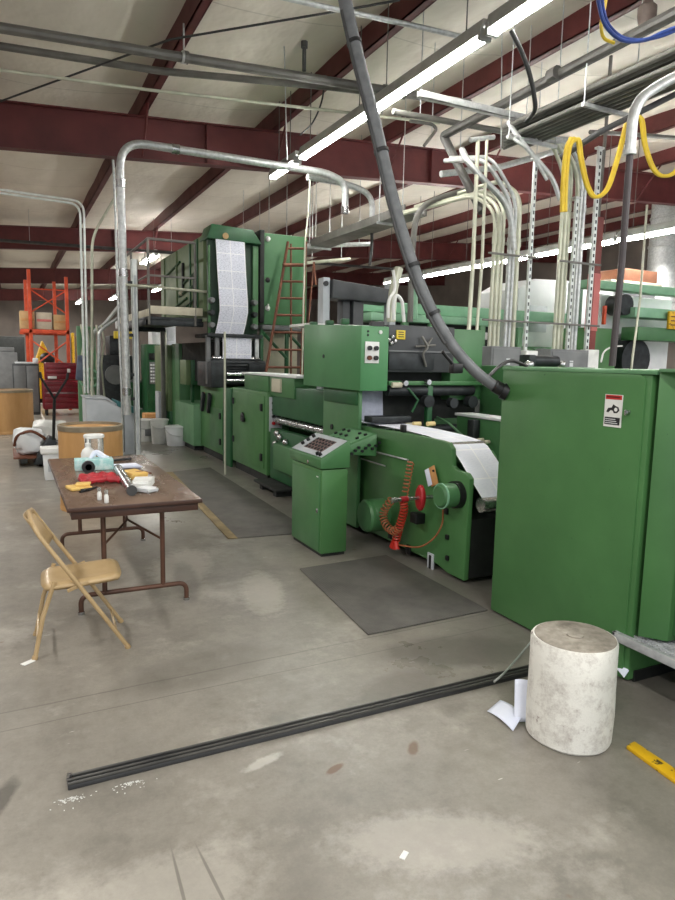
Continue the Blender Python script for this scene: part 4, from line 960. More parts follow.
b = B(); b.tube([(3.95,10.97,2.15),(4.42,10.97,1.7)],.028,8); b.tube([(4.42,10.97,2.15),(4.85,10.97,1.75)],.028,8); emit('stand_brace', b, GREEND, t)
b = B(); b.box(4.1,4.8,11.4,11.5,1.38,2.16,.01); emit('back_cover', b, CREAM, t, label='pale back cover')
b = B(); b.box(3.94,4.85,11.0,12,.0,1.36,.01); emit('base', b, GREEND, t)
# ladder
t = thing('steel_ladder', 'rusty brown ladder leaning against the plain green tower cabinet', 'ladder', (4.3,10.2,1.4))
def LP(px, py, y): return ay(px, py, y)
bl, br_, tl, tr = LP(265,378,10.1), LP(301,378,10.1), LP(288,242,10.75), LP(306,242,10.75)
for a, c in ((bl,tl),(br_,tr)):
    b = B(); b.tube([a,c], .024, 8); emit('stile', b, RUST, t)
for k in range(8):
    f = (k+.6)/8; b = B(); b.cyl(bl*(1-f)+tl*f, br_*(1-f)+tr*f, .019, seg=8); emit('rung', b, RUST, t)
bm_, tm = LP(291,378,10.3), LP(291,244,10.85)
b = B(); b.tube([bm_,tm], .018, 8); b.tube([LP(303,378,10.4),LP(314,262,10.8),LP(316,285,10.6)], .018, 8); b.cyl(LP(283,265,10.6),LP(306,265,10.6),.03,seg=8); emit('guard_rail', b, RUST, t)
pipe('upright_pipe', [ay(305,240,9.8),ay(303.5,300,9.8),ay(302,376,9.8)], .012, CONDUIT, 'thin pale upright pipe beside the rusty ladder', 'pipe', .02)
# ------------------------------------------------------------------ catwalk
t = thing('catwalk', 'raised catwalk with pipe handrail on the aisle side of the tower', 'catwalk', (2.5,12.2,0))
b = B(); b.box(2.08,2.98,11.2,14.4,2.28,2.33,.006); emit('walk_deck', b, MACH, t)
b = B(); b.box(2.12,2.98,11.17,11.2,2.37,2.50,.004); b.box(2.08,2.10,11.17,14.4,2.33,2.45,.004); emit('toe_board', b, CREAM, t)
b = B(); b.box(2.05,3.0,11.2,11.3,2.19,2.28,.006); b.box(2.05,3.0,14.2,14.3,2.19,2.28,.006); b.box(2.05,2.12,11.2,14.3,2.19,2.28,.006); emit('support_beam', b, MACH, t)
b = B()
for x,y in ((2.1,11.19),(2.86,11.19),(2.1,12.8),(2.1,14.3)): b.tube([(x,y,2.2),(x,y,3.55)], .022, 8)
emit('rail_post', b, PIPEG, t)
b = B(); b.tube([(2.86,11.19,3.55),(2.1,11.19,3.55),(2.1,14.3,3.55)], .022, 8); b.tube([(2.86,11.19,2.98),(2.1,11.19,2.98),(2.1,14.3,2.98)], .018, 8); emit('hand_rail', b, PIPEG, t)
b = B(); b.tube([(1.75,11.15,2.80),(2.86,11.15,2.78),(3.15,11.1,2.76)], .022, 8); emit('cross_rail', b, CONDUIT, t)
for x in (2.15,2.9):
    b = B(); b.box(x-.04,x+.04,14.0,14.08,0,2.2,.006); emit('leg', b, PIPEG, t)

# ================================================================== FAR END OF THE PRESS
t = thing('press_cabinet', 'narrow green press column with black slots beyond the catwalk', 'machine cabinet', (3.2,14.2,0))
b = B(); b.box(3.05,3.8,13.25,13.9,.1,1.95,.012); emit('dark_column', b, GREEN, t)
b = B(); b.box(2.98,3.7,13.95,15.3,.55,1.93,.012); pb = emit('panel_body', b, OLIVE, t)
b = B(); b.box(2.965,2.985,14.3,14.5,1.5,1.75,.004); b.box(2.965,2.985,14.3,14.45,1.15,1.35,.004); b.box(2.965,2.985,14.7,14.9,.6,.8,.004); emit('black_slot', b, BLACK, pb)
b = B(); b.box(2.965,2.985,14.15,14.28,1.15,1.38,.004); emit('cream_plate', b, CREAM, pb)
b = B(); b.box(3.0,3.8,13.9,15.3,.0,.56,.012); emit('base', b, GREEND, t)
t = thing('junction_cabinet', 'small dark green box with a pale edge beside the hanging web', 'cabinet', (3.0,12.2,.0))
q0, q1 = ay(191,360,12.2), ay(204,385,12.2)
b = B(); b.box(q0.x,q1.x,12.2,12.7,q1.z,q0.z,.01); emit('box_body', b, GREEND, t)
b = B(); b.box(q0.x-.09,q0.x,12.22,12.7,q1.z,q0.z,.008); emit('pale_edge', b, OLIVE, t)
b = B(); b.box(q0.x+.05,q0.x+.11,12.4,12.46,.84,q1.z+.02,.005); emit('bracket', b, GREEND, t)
t = thing('press_cabinet', 'farthest green press column with a grey keypad panel', 'machine cabinet', (2.9,17,0))
q0, q1 = ay(147,344,17), ay(159,402,17)
b = B(); b.box(q0.x,q0.x+.42,17,17.9,.3,q0.z,.012); bb = emit('cabinet_body', b, GREEND, t)
k0, k1 = ay(149.5,362,16.98), ay(157,384,16.98)
b = B(); b.box(k0.x,k1.x,16.97,17,k1.z,k0.z,.004); kp = emit('keypad', b, GREYBOX, bb, label='grey keypad panel')
b = B()
for i in range(3):
    for k in range(6): x = k0.x+(k1.x-k0.x)*(.2+.3*i); z = k1.z+(k0.z-k1.z)*(.12+.15*k); b.box(x-.02,x+.02,16.96,16.972,z-.02,z+.02,.003)
emit('key', b, OFFW, kp)
b = B(); k0, k1 = ay(149,353,16.98), ay(156,360,16.98); b.box(k0.x,k1.x,16.97,17,k1.z,k0.z,.004); emit('dark_screen', b, BLACK, bb)
b = B(); b.box(q0.x-.1,q0.x+.6,16.9,18,0,.31,.01); emit('base', b, GREEND, t)
pipe('pale_upright_pipe', [ay(165,330,14.3),ay(165,396,14.3)], .035, CONDUIT, 'pale vertical pipe entering a grey box beyond the white buckets', 'pipe', .02)
t = thing('electrical_box', 'narrow grey electrical box standing behind the white buckets', 'electrical box', (2.75,14.2,0))
q0, q1 = ay(159,393,14.2), ay(171,420,14.2)
b = B(); b.box(q0.x+.06,q1.x+.12,14.2,14.5,.05,q0.z,.01); emit('box_body', b, CHAR, t)
b = B(); b.box(q0.x-.02,q0.x+.05,14.16,14.5,0,q0.z+.03,.008); emit('pale_channel', b, GREYL, t)
# buckets
def bucket(c, r, h, m, label, cat='bucket', group=None, handle=True):
    t = thing('bucket', label, cat, c, group); c = Vector(c)
    b = B(); b.lathe([(r*.86,0),(r,h*.97),(r*1.05,h*.97),(r*1.05,h),(r*.94,h),(r*.84,.01)], c, 24); emit('pail', b, m, t)
    b = B(); b.lathe([(r*1.02,h*.985),(r*1.08,h*.985),(r*1.08,h*1.03),(r*.95,h*1.05),(0.001,h*1.05)], c, 24); emit('lid', b, m, t)
    if handle:
        b = B(); b.tube([c+Vector((r*1.05*math.cos(a),-r*.35*math.sin(a)-r*.7,h*.85-r*.5*math.sin(a))) for a in [PI*k/10 for k in range(11)]], .007, 6); emit('bail_handle', b, GALV, t)
    return t
bucket((2.42,13.6,0),.20,.42,WHITE,'white bucket with grey print, left of the three by the far press')
b = B(); q = ay(149,432,13.38); b.box(q.x-.07,q.x+.07,13.395,13.42,q.z-.08,q.z+.06,.004)
emit('bucket_label', b, GREYBOX, [o for o in WL if o.name.startswith('bucket')][0])
bucket((2.62,13.1,0),.17,.46,WHITE,'tall white bucket in the middle of the three by the far press')
bucket((2.88,12.75,0),.22,.36,OFFW,'wide greyish drum-like bucket nearest the green press', handle=True)
t = thing('cardboard_box', 'small orange-brown carton on a pallet beyond the white buckets', 'box', ay(151,422,16))
q0, q1 = ay(145,414,16), ay(160,424,16); b = B(); b.box(q0.x,q1.x,16,16.4,q1.z,q0.z,.01); emit('carton', b, pmat('carton_orange', S(212,158,100), S(190,134,80), 6, .8), t)
b = B(); b.box(q0.x-.1,q1.x+.1,15.95,16.5,0.0,q1.z,.02); emit('pallet_stack', b, GREEND, t)

# ================================================================== LEFT BACKGROUND
# fibre drum behind the table
def drum(c, r, h, label, lidded=False):
    t = thing('fibre_drum', label, 'drum', c); c = Vector(c)
    b = B(); b.lathe([(r*.985,.02),(r,.05),(r,h-.08),(r*.985,h-.03)], c, 40); emit('drum_wall', b, FIBRE, t)
    b = B(); b.lathe([(r*.97,h-.06),(r*1.015,h-.06),(r*1.02,h-.01),(r*1.0,h),(r*.95,h),(r*.94,h-.05),(.001,h-.05)] if True else [], c, 40); emit('rim', b, FRIM, t, label='greyish metal rim and top')
    b = B(); b.lathe([(r*.96,0),(r*1.012,0),(r*1.015,.04),(r*1.0,.05)], c, 40); emit('bottom_chime', b, FRIM if lidded else FIBRE, t)
drum((.80,7.75,0),.335,.93,'tan fibre drum with a grey rim standing just behind the brown table')
drum((.02,15.9,0),.46,.93,'large tan fibre drum at the far left edge of the picture')
# grey cabinet with sloped top
t = thing('sloped_cabinet', 'light grey cabinet with a partly teal sloping top behind the strut post', 'cabinet', (1.6,12.1,0))
b = B(); b.prism([(1.16,11.75,0),(1.16,11.75,.97),(1.46,11.75,.95),(1.86,11.75,.72),(1.98,11.75,.70),(1.98,11.75,0)], (0,.7,0), .008); emit('cabinet_body', b, GREYL, t)
b = B(); b.prism([(1.14,11.73,.97),(1.46,11.73,.955),(1.64,11.73,.85),(1.64,11.73,.875),(1.5,11.73,.98),(1.14,11.73,.995)], (0,.75,0), .005); emit('pale_top', b, GREYL, t)
b = B(); b.prism([(1.66,11.73,.84),(1.86,11.73,.725),(2.02,11.73,.70),(2.02,11.73,.79),(1.86,11.73,.83),(1.66,11.73,.93)], (0,.75,0), .006); emit('sloping_top', b, TEAL, t, label='teal sloping top edge')
b = B(); b.box(1.72,1.76,11.742,11.75,.05,.7,.002); emit('seam_strip', b, GREYBOX, t)
# strut post and the big conduit
t = thing('strut_post', 'tall pale slotted strut post standing beside the big silver conduit', 'post', (2.0,11.62,0))
b = B(); b.box(1.90,1.995,11.55,11.56,0,3.26); b.box(1.90,1.91,11.55,11.62,0,3.26); b.box(1.985,1.995,11.55,11.62,0,3.26); emit('channel', b, STRUT, t)
b = B(); b.box(1.93,1.965,11.546,11.551,.1,3.0); emit('channel_groove', b, GREYL, t)
b = B(); b.box(1.84,2.05,11.5,11.66,0,.02,.004); emit('base_plate', b, GALV, t)
b = B()
for z in (.95,1.35,2.0,2.85): b.box(1.80,1.9,11.48,11.56,z,z+.05,.006); b.cyl((1.86,11.47,z+.025),(1.86,11.5,z+.025),.03,seg=8)
emit('pipe_clamp', b, MACH, t)
t = thing('silver_conduit', 'big silver conduit rising beside the strut post, bending over and running right under the rafter', 'conduit', (1.75,11.5,0))
P0 = ay(123.5,412,11.45); PT = ay(117.5,143,11.2); PR = ay(330,170,11.2); PR.z = 4.98; PT.z = 4.98
path = fillet([Vector((1.76,11.4,.72)), Vector((1.70,11.2,4.98)), Vector((5.25,11.2,4.98)), Vector((5.62,11.2,4.86)), Vector((5.62,11.2,4.35))], .42, 10)
b = B(); b.tube(path, .062, 14); emit('conduit_run', b, GALV, t)
b = B()
for z in (4.35,3.0,1.1): f = (z-.72)/4.26; c = Vector((1.76-.06*f,11.4-.2*f,z)); b.cyl(c-Vector((0,0,.06)),c+Vector((0,0,.06)),.075,seg=14)
b.cyl((2.5,11.2,4.98),(2.62,11.2,4.98),.075,seg=14); b.cyl((5.62,11.2,4.33),(5.62,11.2,4.45),.075,seg=14); emit('coupling', b, STEEL, t)
pipe('bent_conduit', fillet([Vector((5.0,11.5,4.95)),Vector((5.85,11.5,4.93)),Vector((6.35,11.5,4.8)),Vector((6.35,11.5,4.2))],.5,8), .055, GALV, 'second silver conduit bend hanging right of the first, with a dark cord below', 'conduit', .3)
b = B(); b.tube(spline([(6.35,11.5,4.2),(6.36,11.5,3.9),(6.33,11.5,3.5)],6),.03,8); solo('dangling_cable', b, DARK, 'dark cord hanging out of the second silver conduit bend', 'cord')
pipe('thin_conduit', [ay(113,160,11.6),ay(115,200,11.6),ay(118,300,11.6),ay(122,400,11.6),(ay(122,400,11.6).x,11.66,0)], .02, GALV, 'thin dark-clamped conduit running up beside the big silver conduit', 'conduit', .05)
# left pair of conduits
for dx, dz, l in ((0,0,'left conduit of the thin pair that bends off to the left edge'),(.06,.05,'right conduit of the thin pair that bends off to the left edge')):
    q = ay(80+dx*60,200,11.9); q.z += dz
    pipe('thin_conduit', [Vector((-3,11.9,4.22+dz)),Vector((q.x,11.9,4.10+dz)),Vector((q.x-.02,11.9,1.05))], .019, STRUT, l, 'conduit', .18)
pipe('thin_conduit', [ay(122,186,11.9),ay(92,236,12.2),ay(92,402,12.2)], .022, CONDUIT, 'single thin conduit that slants up behind the big silver conduit', 'conduit', .25)
pipe('thin_conduit', fillet([ay(118,318,13),ay(106,326,13),ay(99,332,13),ay(98,400,13)],.15), .03, GALV, 'short silver conduit arching behind the strut post', 'conduit', .12)
pipe('thin_conduit', [ay(127,296,13.2),ay(104,325,13.2),ay(93,331,13.2),ay(92,350,13.2)], .035, GALV, 'silver conduit curving down beside the green valve stand', 'conduit', .12)
# valve stand
t = thing('valve_stand', 'green pipework stand with valves left of the strut post', 'valve stand', (1.2,13.2,0))
q0, q1 = ay(77,326,13.2), ay(96,398,13.2)
b = B(); 
for x in (q0.x+.04,(q0.x+q1.x)/2,q1.x-.03): b.box(x-.05,x+.05,13.2,13.28,0,q0.z,.006)
b.box(q0.x,q1.x,13.18,13.24,q0.z-.06,q0.z,.006); b.box(q0.x,q1.x,13.18,13.24,1.2,1.26,.006); emit('stand_frame', b, GREENP, t)
b = B()
for k in range(5): x = q0.x+.06+.09*k; b.tube(spline([(x,13.15,q0.z+.03),(x+.03,13.1,q0.z-.3),(x-.02,13.12,q0.z-.7),(x+.02,13.15,.9)],6),.018,6)
emit('hose_set', b, CONDUIT, t)
b = B(); c = ay(89,378,13.05); b.tube([c+Vector((.17*math.cos(a),0,.17*math.sin(a))) for a in [2*PI*k/20 for k in range(21)]],.02,6); b.tube([c-Vector((.17,0,0)),c+Vector((.17,0,0))],.014,6); b.tube([c-Vector((0,0,.17)),c+Vector((0,0,.17))],.014,6); emit('valve_wheel', b, MINT, t)
b = B(); c = ay(81,368,13.05); b.obox(c,(.16,.07,.46),Matrix.Rotation(.1,3,'Y'),.03,3); emit('hanging_cloth', b, BLUEG, t, label='blue-grey cloth hanging on the stand')
# red tool chest
t = thing('tool_chest', 'dark red two-tier tool chest by the grey cabinet at far left', 'tool chest', (1.4,20.2,0))
b = B(); b.box(.86,1.98,20,20.7,.18,.98,.02); lo = emit('roller_cabinet', b, TOOLRED, t)
b = B(); b.box(.93,1.80,20.05,20.6,1.0,1.46,.02); up = emit('top_chest', b, TOOLRED, t)
for k in range(5):
    z = .22+.15*k; b = B(); b.box(.90,1.94,19.985,20.0,z,z+.13,.006); d = emit('drawer', b, TOOLRED, lo)
    b = B(); b.box(.95,1.89,19.965,19.985,z+.10,z+.118,.003); 
    emit('drawer_pull', b, STEEL if k == 2 else TOOLRED, lo)
for k in range(3):
    z = 1.05+.12*k; b = B(); b.box(.97,1.76,20.035,20.05,z,z+.10,.006); emit('drawer', b, TOOLRED, up)
b = B(); b.box(1.0,1.22,20.02,20.05,1.02,1.09,.004); b.box(1.5,1.58,20.02,20.05,1.2,1.3,.004); emit('white_sticker', b, WHITE, up)
b = B()
for x in (.95,1.88):
    for y in (20.1,20.6): b.cyl((x-.03,y,.09),(x+.03,y,.09),.09,seg=14)
emit('caster', b, BLACK, t)
t = thing('grey_cabinet', 'grey metal cabinet left of the red tool chest', 'cabinet', (.5,20.6,0))
b = B(); b.box(.13,.80,20.4,21.1,.0,1.42,.015); emit('cabinet_body', b, CHAR, t)
b = B(); b.box(.16,.46,20.385,20.4,.08,1.36,.005); b.box(.48,.77,20.385,20.4,.08,1.36,.005); emit('door', b, GREYBOX, t)
b = B(); b.box(.20,.7,20.5,21,1.42,1.46,.006); b.obox((.72,20.5,1.5),(.14,.2,.16),None,.03); emit('clutter_tray', b, OFFW, t)
# pallet jack with bag
t = thing('pallet_jack', 'low dark pallet jack with a tall forked handle at far left', 'pallet jack', (.45,11.5,0))
b = B(); 
jx = ay(47,440,11.2)
b.box(.12,.22,10.9,12.1,.05,.12,.01); b.box(.42,.52,10.9,12.1,.05,.12,.01); emit('fork', b, GRIME, t)
b = B(); b.prism([(.30,10.75,.05),(.62,10.75,.05),(.62,10.75,.42),(.52,10.75,.46),(.36,10.75,.18)], (0,.3,0), .01); emit('body', b, MACH, t)
b = B(); hb = Vector((.58,10.75,.42)); hm = ay(54.5,399,10.6); b.tube([hb,hm], .022, 8); b.tube([hm, ay(41,378,10.5)], .018, 8); b.tube([hm, ay(67,379,10.5)], .018, 8); b.tube([ay(41,378,10.5),ay(40,372,10.5)],.02,8); b.tube([ay(67,379,10.5),ay(68,373,10.5)],.02,8); emit('handle', b, BLACK, t)
b = B(); b.cyl((.38,10.95,.05),(.48,10.95,.05),.05,seg=14); b.cyl((.12,12.0,.05),(.22,12.0,.05),.05,seg=12); emit('wheel', b, BLACK, t)
b = B(); b.box(.03,.56,10.9,12,.12,.15,.006); emit('load_board', b, RUST, t)
def bag(c, s, m, label, name='plastic_bag', rz=0, amp=.18):
    b = B(); b.ball((0,0,0),1,(1,1,1),20)
    for v in b.bm.verts:
        d = v.co.copy(); k = 1+amp*math.sin(5*d.x+3*d.y)*math.cos(4*d.z+2*d.y); v.co = Vector((math.copysign(abs(d.x)**.6,d.x)*s[0]*k, math.copysign(abs(d.y)**.6,d.y)*s[1]*k, (math.copysign(abs(d.z)**.6,d.z)*s[2]*k+s[2]) ))
        q = rotz(rz) @ v.co; v.co = q+Vector(c)
    zm = min(v.co.z for v in b.bm.verts)
    for v in b.bm.verts: v.co.z += c[2]-zm
    return solo(name, b, m, label, 'bag')
bag((.26,11.2,.15),(.20,.22,.19),OFFW,'crumpled white sack sitting on the low pallet jack',rz=.2)
b = B(); b.tube(spline([(.05,11.1,.30),(.10,11.0,.46),(.28,10.95,.53),(.44,10.98,.44),(.50,11.05,.36)],8),.022,8); solo('brown_strap', b, RUST, 'brown strap looped over the white sack', 'strap')
bag((.70,13.9,0),(.30,.24,.20),WHITE,'white plastic bundle on the floor behind the pallet jack handle',rz=.1)
bag((1.05,13.5,0),(.22,.2,.17),WHITE,'small white bundle showing above the tan drum rim',rz=.4)
t = thing('white_pail', 'square white plastic pail with a lid left of the brown table', 'pail', (.48,9.7,0))
b = B(); b.prism([(.40,9.6,0),(.60,9.6,0),(.61,9.6,.36),(.385,9.6,.36)], (0,.24,0), .012); emit('pail_body', b, OFFW, t)
b = B(); b.box(.355,.64,9.57,9.87,.36,.44,.012); emit('lid', b, WHITE, t)
b = B(); b.box(.44,.57,9.592,9.6,.12,.26,.002); emit('pail_label', b, GREYL, t)
# rack with crates, far left
t = thing('pallet_rack', 'tall orange rack frame standing far off at the left', 'rack', (1.1,22.5,0))
zT = 4.0
for x,y in ((.68,22),(1.70,22),(.62,23.6),(1.46,23.6)):
    b = B(); b.box(x-.05,x+.05,y-.04,y+.04,0,zT+(.15 if x in (.68,) else 0),.008); emit('upright', b, ORANGE, t)
b = B(); b.tube([(.68,22,3.6),(1.70,22,2.9)],.02,6); b.tube([(1.70,22,3.6),(.68,22,2.9)],.02,6); b.tube([(.68,22,2.1),(1.70,22,1.3)],.025,6); b.tube([(1.70,22,2.1),(.68,22,1.3)],.025,6); b.tube([(.68,22,3.6),(1.70,22,3.6)],.02,6); emit('diagonal_brace', b, ORANGE, t)
b = B(); b.box(.4,1.75,21.96,22.02,2.3,2.42,.006); b.box(.4,1.75,23.58,23.64,2.3,2.42,.006); emit('shelf_beam', b, ORANGE, t)
b = B(); b.box(.42,1.72,22.04,23.56,2.40,2.43); emit('shelf_deck', b, RUST, t)
for x0_,x1_,h,m,l in ((.40,.80,.52,KRAFT,'tan carton at the left end of the orange rack shelf'),(.84,1.28,.5,CREAM,'cream carton in the middle of the orange rack shelf'),(1.32,1.70,.45,KRAFT,'tan carton at the right end of the orange rack shelf')):
    t = thing('rack_carton', l, 'box', ((x0_+x1_)/2,22.6,2.43)); b = B(); b.box(x0_,x1_,22.1,22.9,2.43,2.43+h,.012); emit('carton_body', b, m, t)
    b = B(); b.box(x0_+.02,x1_-.02,22.09,22.1,2.43+h*.45,2.43+h*.6,.002); emit('tape_strip', b, SALMON if 'cream' in l else FIBRE, t)
t = thing('floor_machine', 'bright yellow wheeled machine with dark seat parked under the orange rack', 'machine', (1.05,24.5,0))
b = B(); q0, q1 = ay(34,340,24.5), ay(45,372,24.5); b.prism([(q0.x,24.5,.2),(q1.x+.1,24.5,.2),(q1.x+.1,24.5,q0.z-.3),(q1.x-.05,24.5,q0.z),(q0.x+.05,24.5,q0.z-.6)], (0,.8,0), .03); emit('body', b, YELLOW, t)
b = B(); b.ball((q1.x+.1,24.4,1.55),.26,(1,1,.8)); emit('dark_seat', b, BLACK, t)
b = B(); b.cyl((q0.x,24.6,.2),(q0.x,24.8,.2),.2,seg=16); b.cyl((q1.x,24.6,.2),(q1.x,24.8,.2),.2,seg=16); emit('wheel', b, BLACK, t)
for k in range(3):
    q0, q1 = ay(67+4.5*k,336,27), ay(71+4.5*k,372,27); b = B(); b.box(q0.x,q1.x,27,27.4,0,q0.z+.12*(k%2),.02); b.box(q0.x+.02,q1.x-.02,26.98,27.0,q0.z*.5,q0.z*.55); solo('yellow_cylinder_crate', b, FIBRE if k != 1 else YELLOW, ['tall tan crate standing right of the orange rack, nearest to it','tall yellow crate standing right of the orange rack','tall tan crate right of the yellow one, far left background'][k], 'crate')
b = B(); q0, q1 = ay(2,347,30), ay(18,372,30); b.box(q0.x-.6,q1.x,30,31,0,q0.z-.2,.03); b.box(q0.x-.5,q1.x-.1,30.1,30.9,q0.z-.2,q0.z,.03); solo('grey_crate', b, GREYBOX, 'grey covered crate against the dark wall at the far left edge', 'crate')
b = B(); b.box(-1.5,.9,40,40.3,0,2.6,.02); b.box(-1.4,.8,39.97,40,.1,2.5,.01); solo('dark_screen_panel', b, GRIME, 'dark free standing screen in the far left distance', 'screen')
pipe('far_pipe', [(-8,23.5,5.0),(14,23.5,5.35)], .05, DARK, 'dark pipe running along just before the second rafter', 'pipe', .01, hang=(.4,.6))

t = thing('far_machine', 'dark far machine with a yellow band and white plates behind the silver conduits', 'machine', (2.6,18,0))
q0, q1 = ay(102,345,18), ay(138,405,18)
b = B(); b.box(q0.x,q1.x,18,19,0,1.7,.03); b.box(q0.x+.2,q1.x-.2,18.1,18.9,1.7,2.2,.03); emit('machine_body', b, MACH, t)
b = B(); k0, k1 = ay(114,331,17.95), ay(134,339,17.95); b.box(k0.x,k1.x,17.9,18.05,k1.z,k0.z,.01); emit('yellow_band', b, SIGNY, t, label='pale yellow band')
b = B(); k0, k1 = ay(116,318,17.95), ay(132,329,17.95); b.box(k0.x,k1.x,17.92,18.1,k1.z,k0.z,.01); emit('white_plate', b, OFFW, t)
b = B(); k0, k1 = ay(124,382,17.95), ay(141,408,17.95); b.box(k0.x,k1.x,17.8,18,k1.z,k0.z,.02); emit('green_guard', b, GREEND, t)
b = B(); b.cyl((q0.x+.3,17.9,1.2),(q0.x+.3,18,1.2),.25,seg=20); b.cyl((q0.x+.8,17.9,.9),(q0.x+.8,18,.9),.2,seg=20); emit('pulley', b, GREYBOX, t)
for (xa_,xb_,ya_,yb_,m,l) in ((152,162,330,344,OFFW,'small off-white cabinet under the catwalk deck, left of two'),(166,176,326,341,GREYL,'small grey-white cabinet under the catwalk deck, right of two')):
    q0, q1 = ay(xa_,ya_,19.5), ay(xb_,yb_,19.5); t = thing('white_locker', l, 'cabinet', ((q0.x+q1.x)/2,19.5,0))
    b = B(); b.box(q0.x,q1.x,19.5,20.1,0,q0.z,.02); emit('cabinet_body', b, m, t)
    b = B(); b.box(q0.x+.04,q1.x-.04,19.48,19.5,q1.z,q0.z-.05,.01); emit('door', b, m, t)
# ================================================================== CONDUIT RACKS AND BUNDLES
def strut(name, p0, p1, label, w=.045):
    t = thing(name, label, 'strut', p0); p0, p1 = Vector(p0), Vector(p1); d = p1-p0; L = d.length
    b = B(); b.box(p0.x-w/2,p0.x+w/2,p0.y,p0.y+.04,p0.z,p1.z); b.mi = 1; n = int(L/.09)
    for k in range(n): z = p0.z+.05+.09*k; b.box(p0.x-w*.2,p0.x+w*.2,p0.y-.004,p0.y+.002,z,z+.045)
    emit('slotted_channel', b, [STRUT, BLACK], t)
    b = B(); b.box(p0.x-w,p0.x+w,p0.y-.01,p0.y+.06,p1.z,p1.z+.03,.004); emit('end_fitting', b, GALV, t); return t
RK = 'grey conduit lying side by side with others in the overhead pipe rack'
for k in range(7):
    x = 5.72+.085*k; 
    pipe('rack_conduit', [(x,2.5,4.62),(x,7.0+.10*k,4.62)], .034, PIPEG, RK, 'conduit', .1, 'overhead rack conduits')
for k in range(6):
    x = 5.76+.085*k; 
    pipe('rack_conduit', [(x,2.5,4.50),(x,6.9+.03*k,4.50)], .03, PIPEG, RK, 'conduit', .1, 'overhead rack conduits')
t = thing('rack_trapeze', 'steel trapeze hangers holding up the overhead pipe rack', 'hanger', (6,5,4.4))
for y in (4.2,5.6,6.8):
    b = B(); b.box(5.62,6.42,y-.02,y+.02,4.42,4.46); emit('trapeze_bar', b, GALV, t)
    b = B(); b.tube([(5.64,y,4.42),(5.64,y,6.2)],.007,6); b.tube([(6.40,y,4.42),(6.40,y,6.2)],.007,6); emit('hanger_rod', b, GALV, t)
CA = 'pale vertical conduit in the left bundle above the grey electrical boxes'
for k in range(6):
    x = 5.66+.085*k; r = .03 if k % 2 else .024
    zt = 3.95+.04*k
    pts = [Vector((x,7+.02*(k%3),1.85)),Vector((x,7+.02*(k%3),3.55+.06*k)),Vector((x-.46,6.98,4.04+.05*k)),Vector((x-.44,7.9,4.26+.05*k))] if k in (3,4) else [Vector((x,7+.02*(k%3),1.85)),Vector((x,7+.02*(k%3),3.60+.05*k)),Vector((x+.03,7.5,3.9+.05*k)),Vector((x+.02,9.6,4.0+.04*k))]
    b = B(); b.tube(fillet(pts,.22), r, 10); b.cyl(pts[0]+Vector((0,0,1.35)),pts[0]+Vector((0,0,1.45)),r*1.3,seg=10)
    solo('bundle_conduit', b, GALV if k in (3,4) else CONDUIT, CA if k not in (3,4) else ['silver conduit of the left bundle that elbows up to the left, nearer one','silver conduit of the left bundle that elbows up to the left, farther one'][k-3], 'conduit', 'left conduit bundle' if k not in (3,4) else None)
CB = 'pale vertical conduit in the right bundle beside the yellow cable'
for k in range(6):
    x = 6.78+.085*k; r = .03 if k % 2 else .025; zt = 4.2+.05*(k%3)
    pts = [Vector((x,7+.02*(k%3),1.86)),Vector((x,7+.02*(k%3),zt)),Vector((x-.25,7.0,zt+.35)),Vector((6.30,7.0,4.62))]
    b = B(); b.tube(fillet(pts,.2), r, 10); b.cyl(pts[0]+Vector((0,0,1.9)),pts[0]+Vector((0,0,2.0)),r*1.3,seg=10)
    solo('bundle_conduit', b, GALV if k > 3 else CONDUIT, CB, 'conduit', 'right conduit bundle')
strut('strut_post', (6.24,6.95,1.5), (6.24,6.95,4.3), 'slotted strut post on the right side of the left conduit bundle')
strut('strut_post', (6.98,6.93,1.5), (6.98,6.93,3.9), 'slotted strut post in the middle of the right conduit bundle')
strut('strut_post', (7.36,6.95,1.5), (7.36,6.95,4.6), 'slotted strut post between the right conduit bundle and the red steel post', .06)
for z,xa_,xb_,l in ((2.22,5.45,7.5,'long horizontal bar clamping both conduit bundles together low down'),(3.05,5.5,6.32,'short bar clamping the left conduit bundle higher up'),(3.05,6.7,7.45,'short bar clamping the right conduit bundle higher up')):
    b = B(); b.box(xa_,xb_,6.88,6.91,z,z+.025,.003); solo('clamp_bar', b, PIPEG, l, 'bar')
pipe('pale_conduit', [ay(478,140,6.9),ay(473,262,6.6),ay(464,408,6.4),(ay(464,408,6.4).x,6.4,0)], .026, CONDUIT, 'left of two pale upright conduits standing right of the grey hose', 'conduit', .05)
pipe('pale_conduit', [ay(487,138,6.9),ay(482,262,6.6),ay(471,408,6.4),(ay(471,408,6.4).x,6.4,0)], .020, CONDUIT, 'right of two pale upright conduits standing right of the grey hose', 'conduit', .05)
b = B(); b.tube([ay(470,140,6.9),ay(494,137,6.9)],.03,8); solo('pipe_bracket', b, GALV, 'bracket across the tops of the two pale upright conduits', 'bracket')
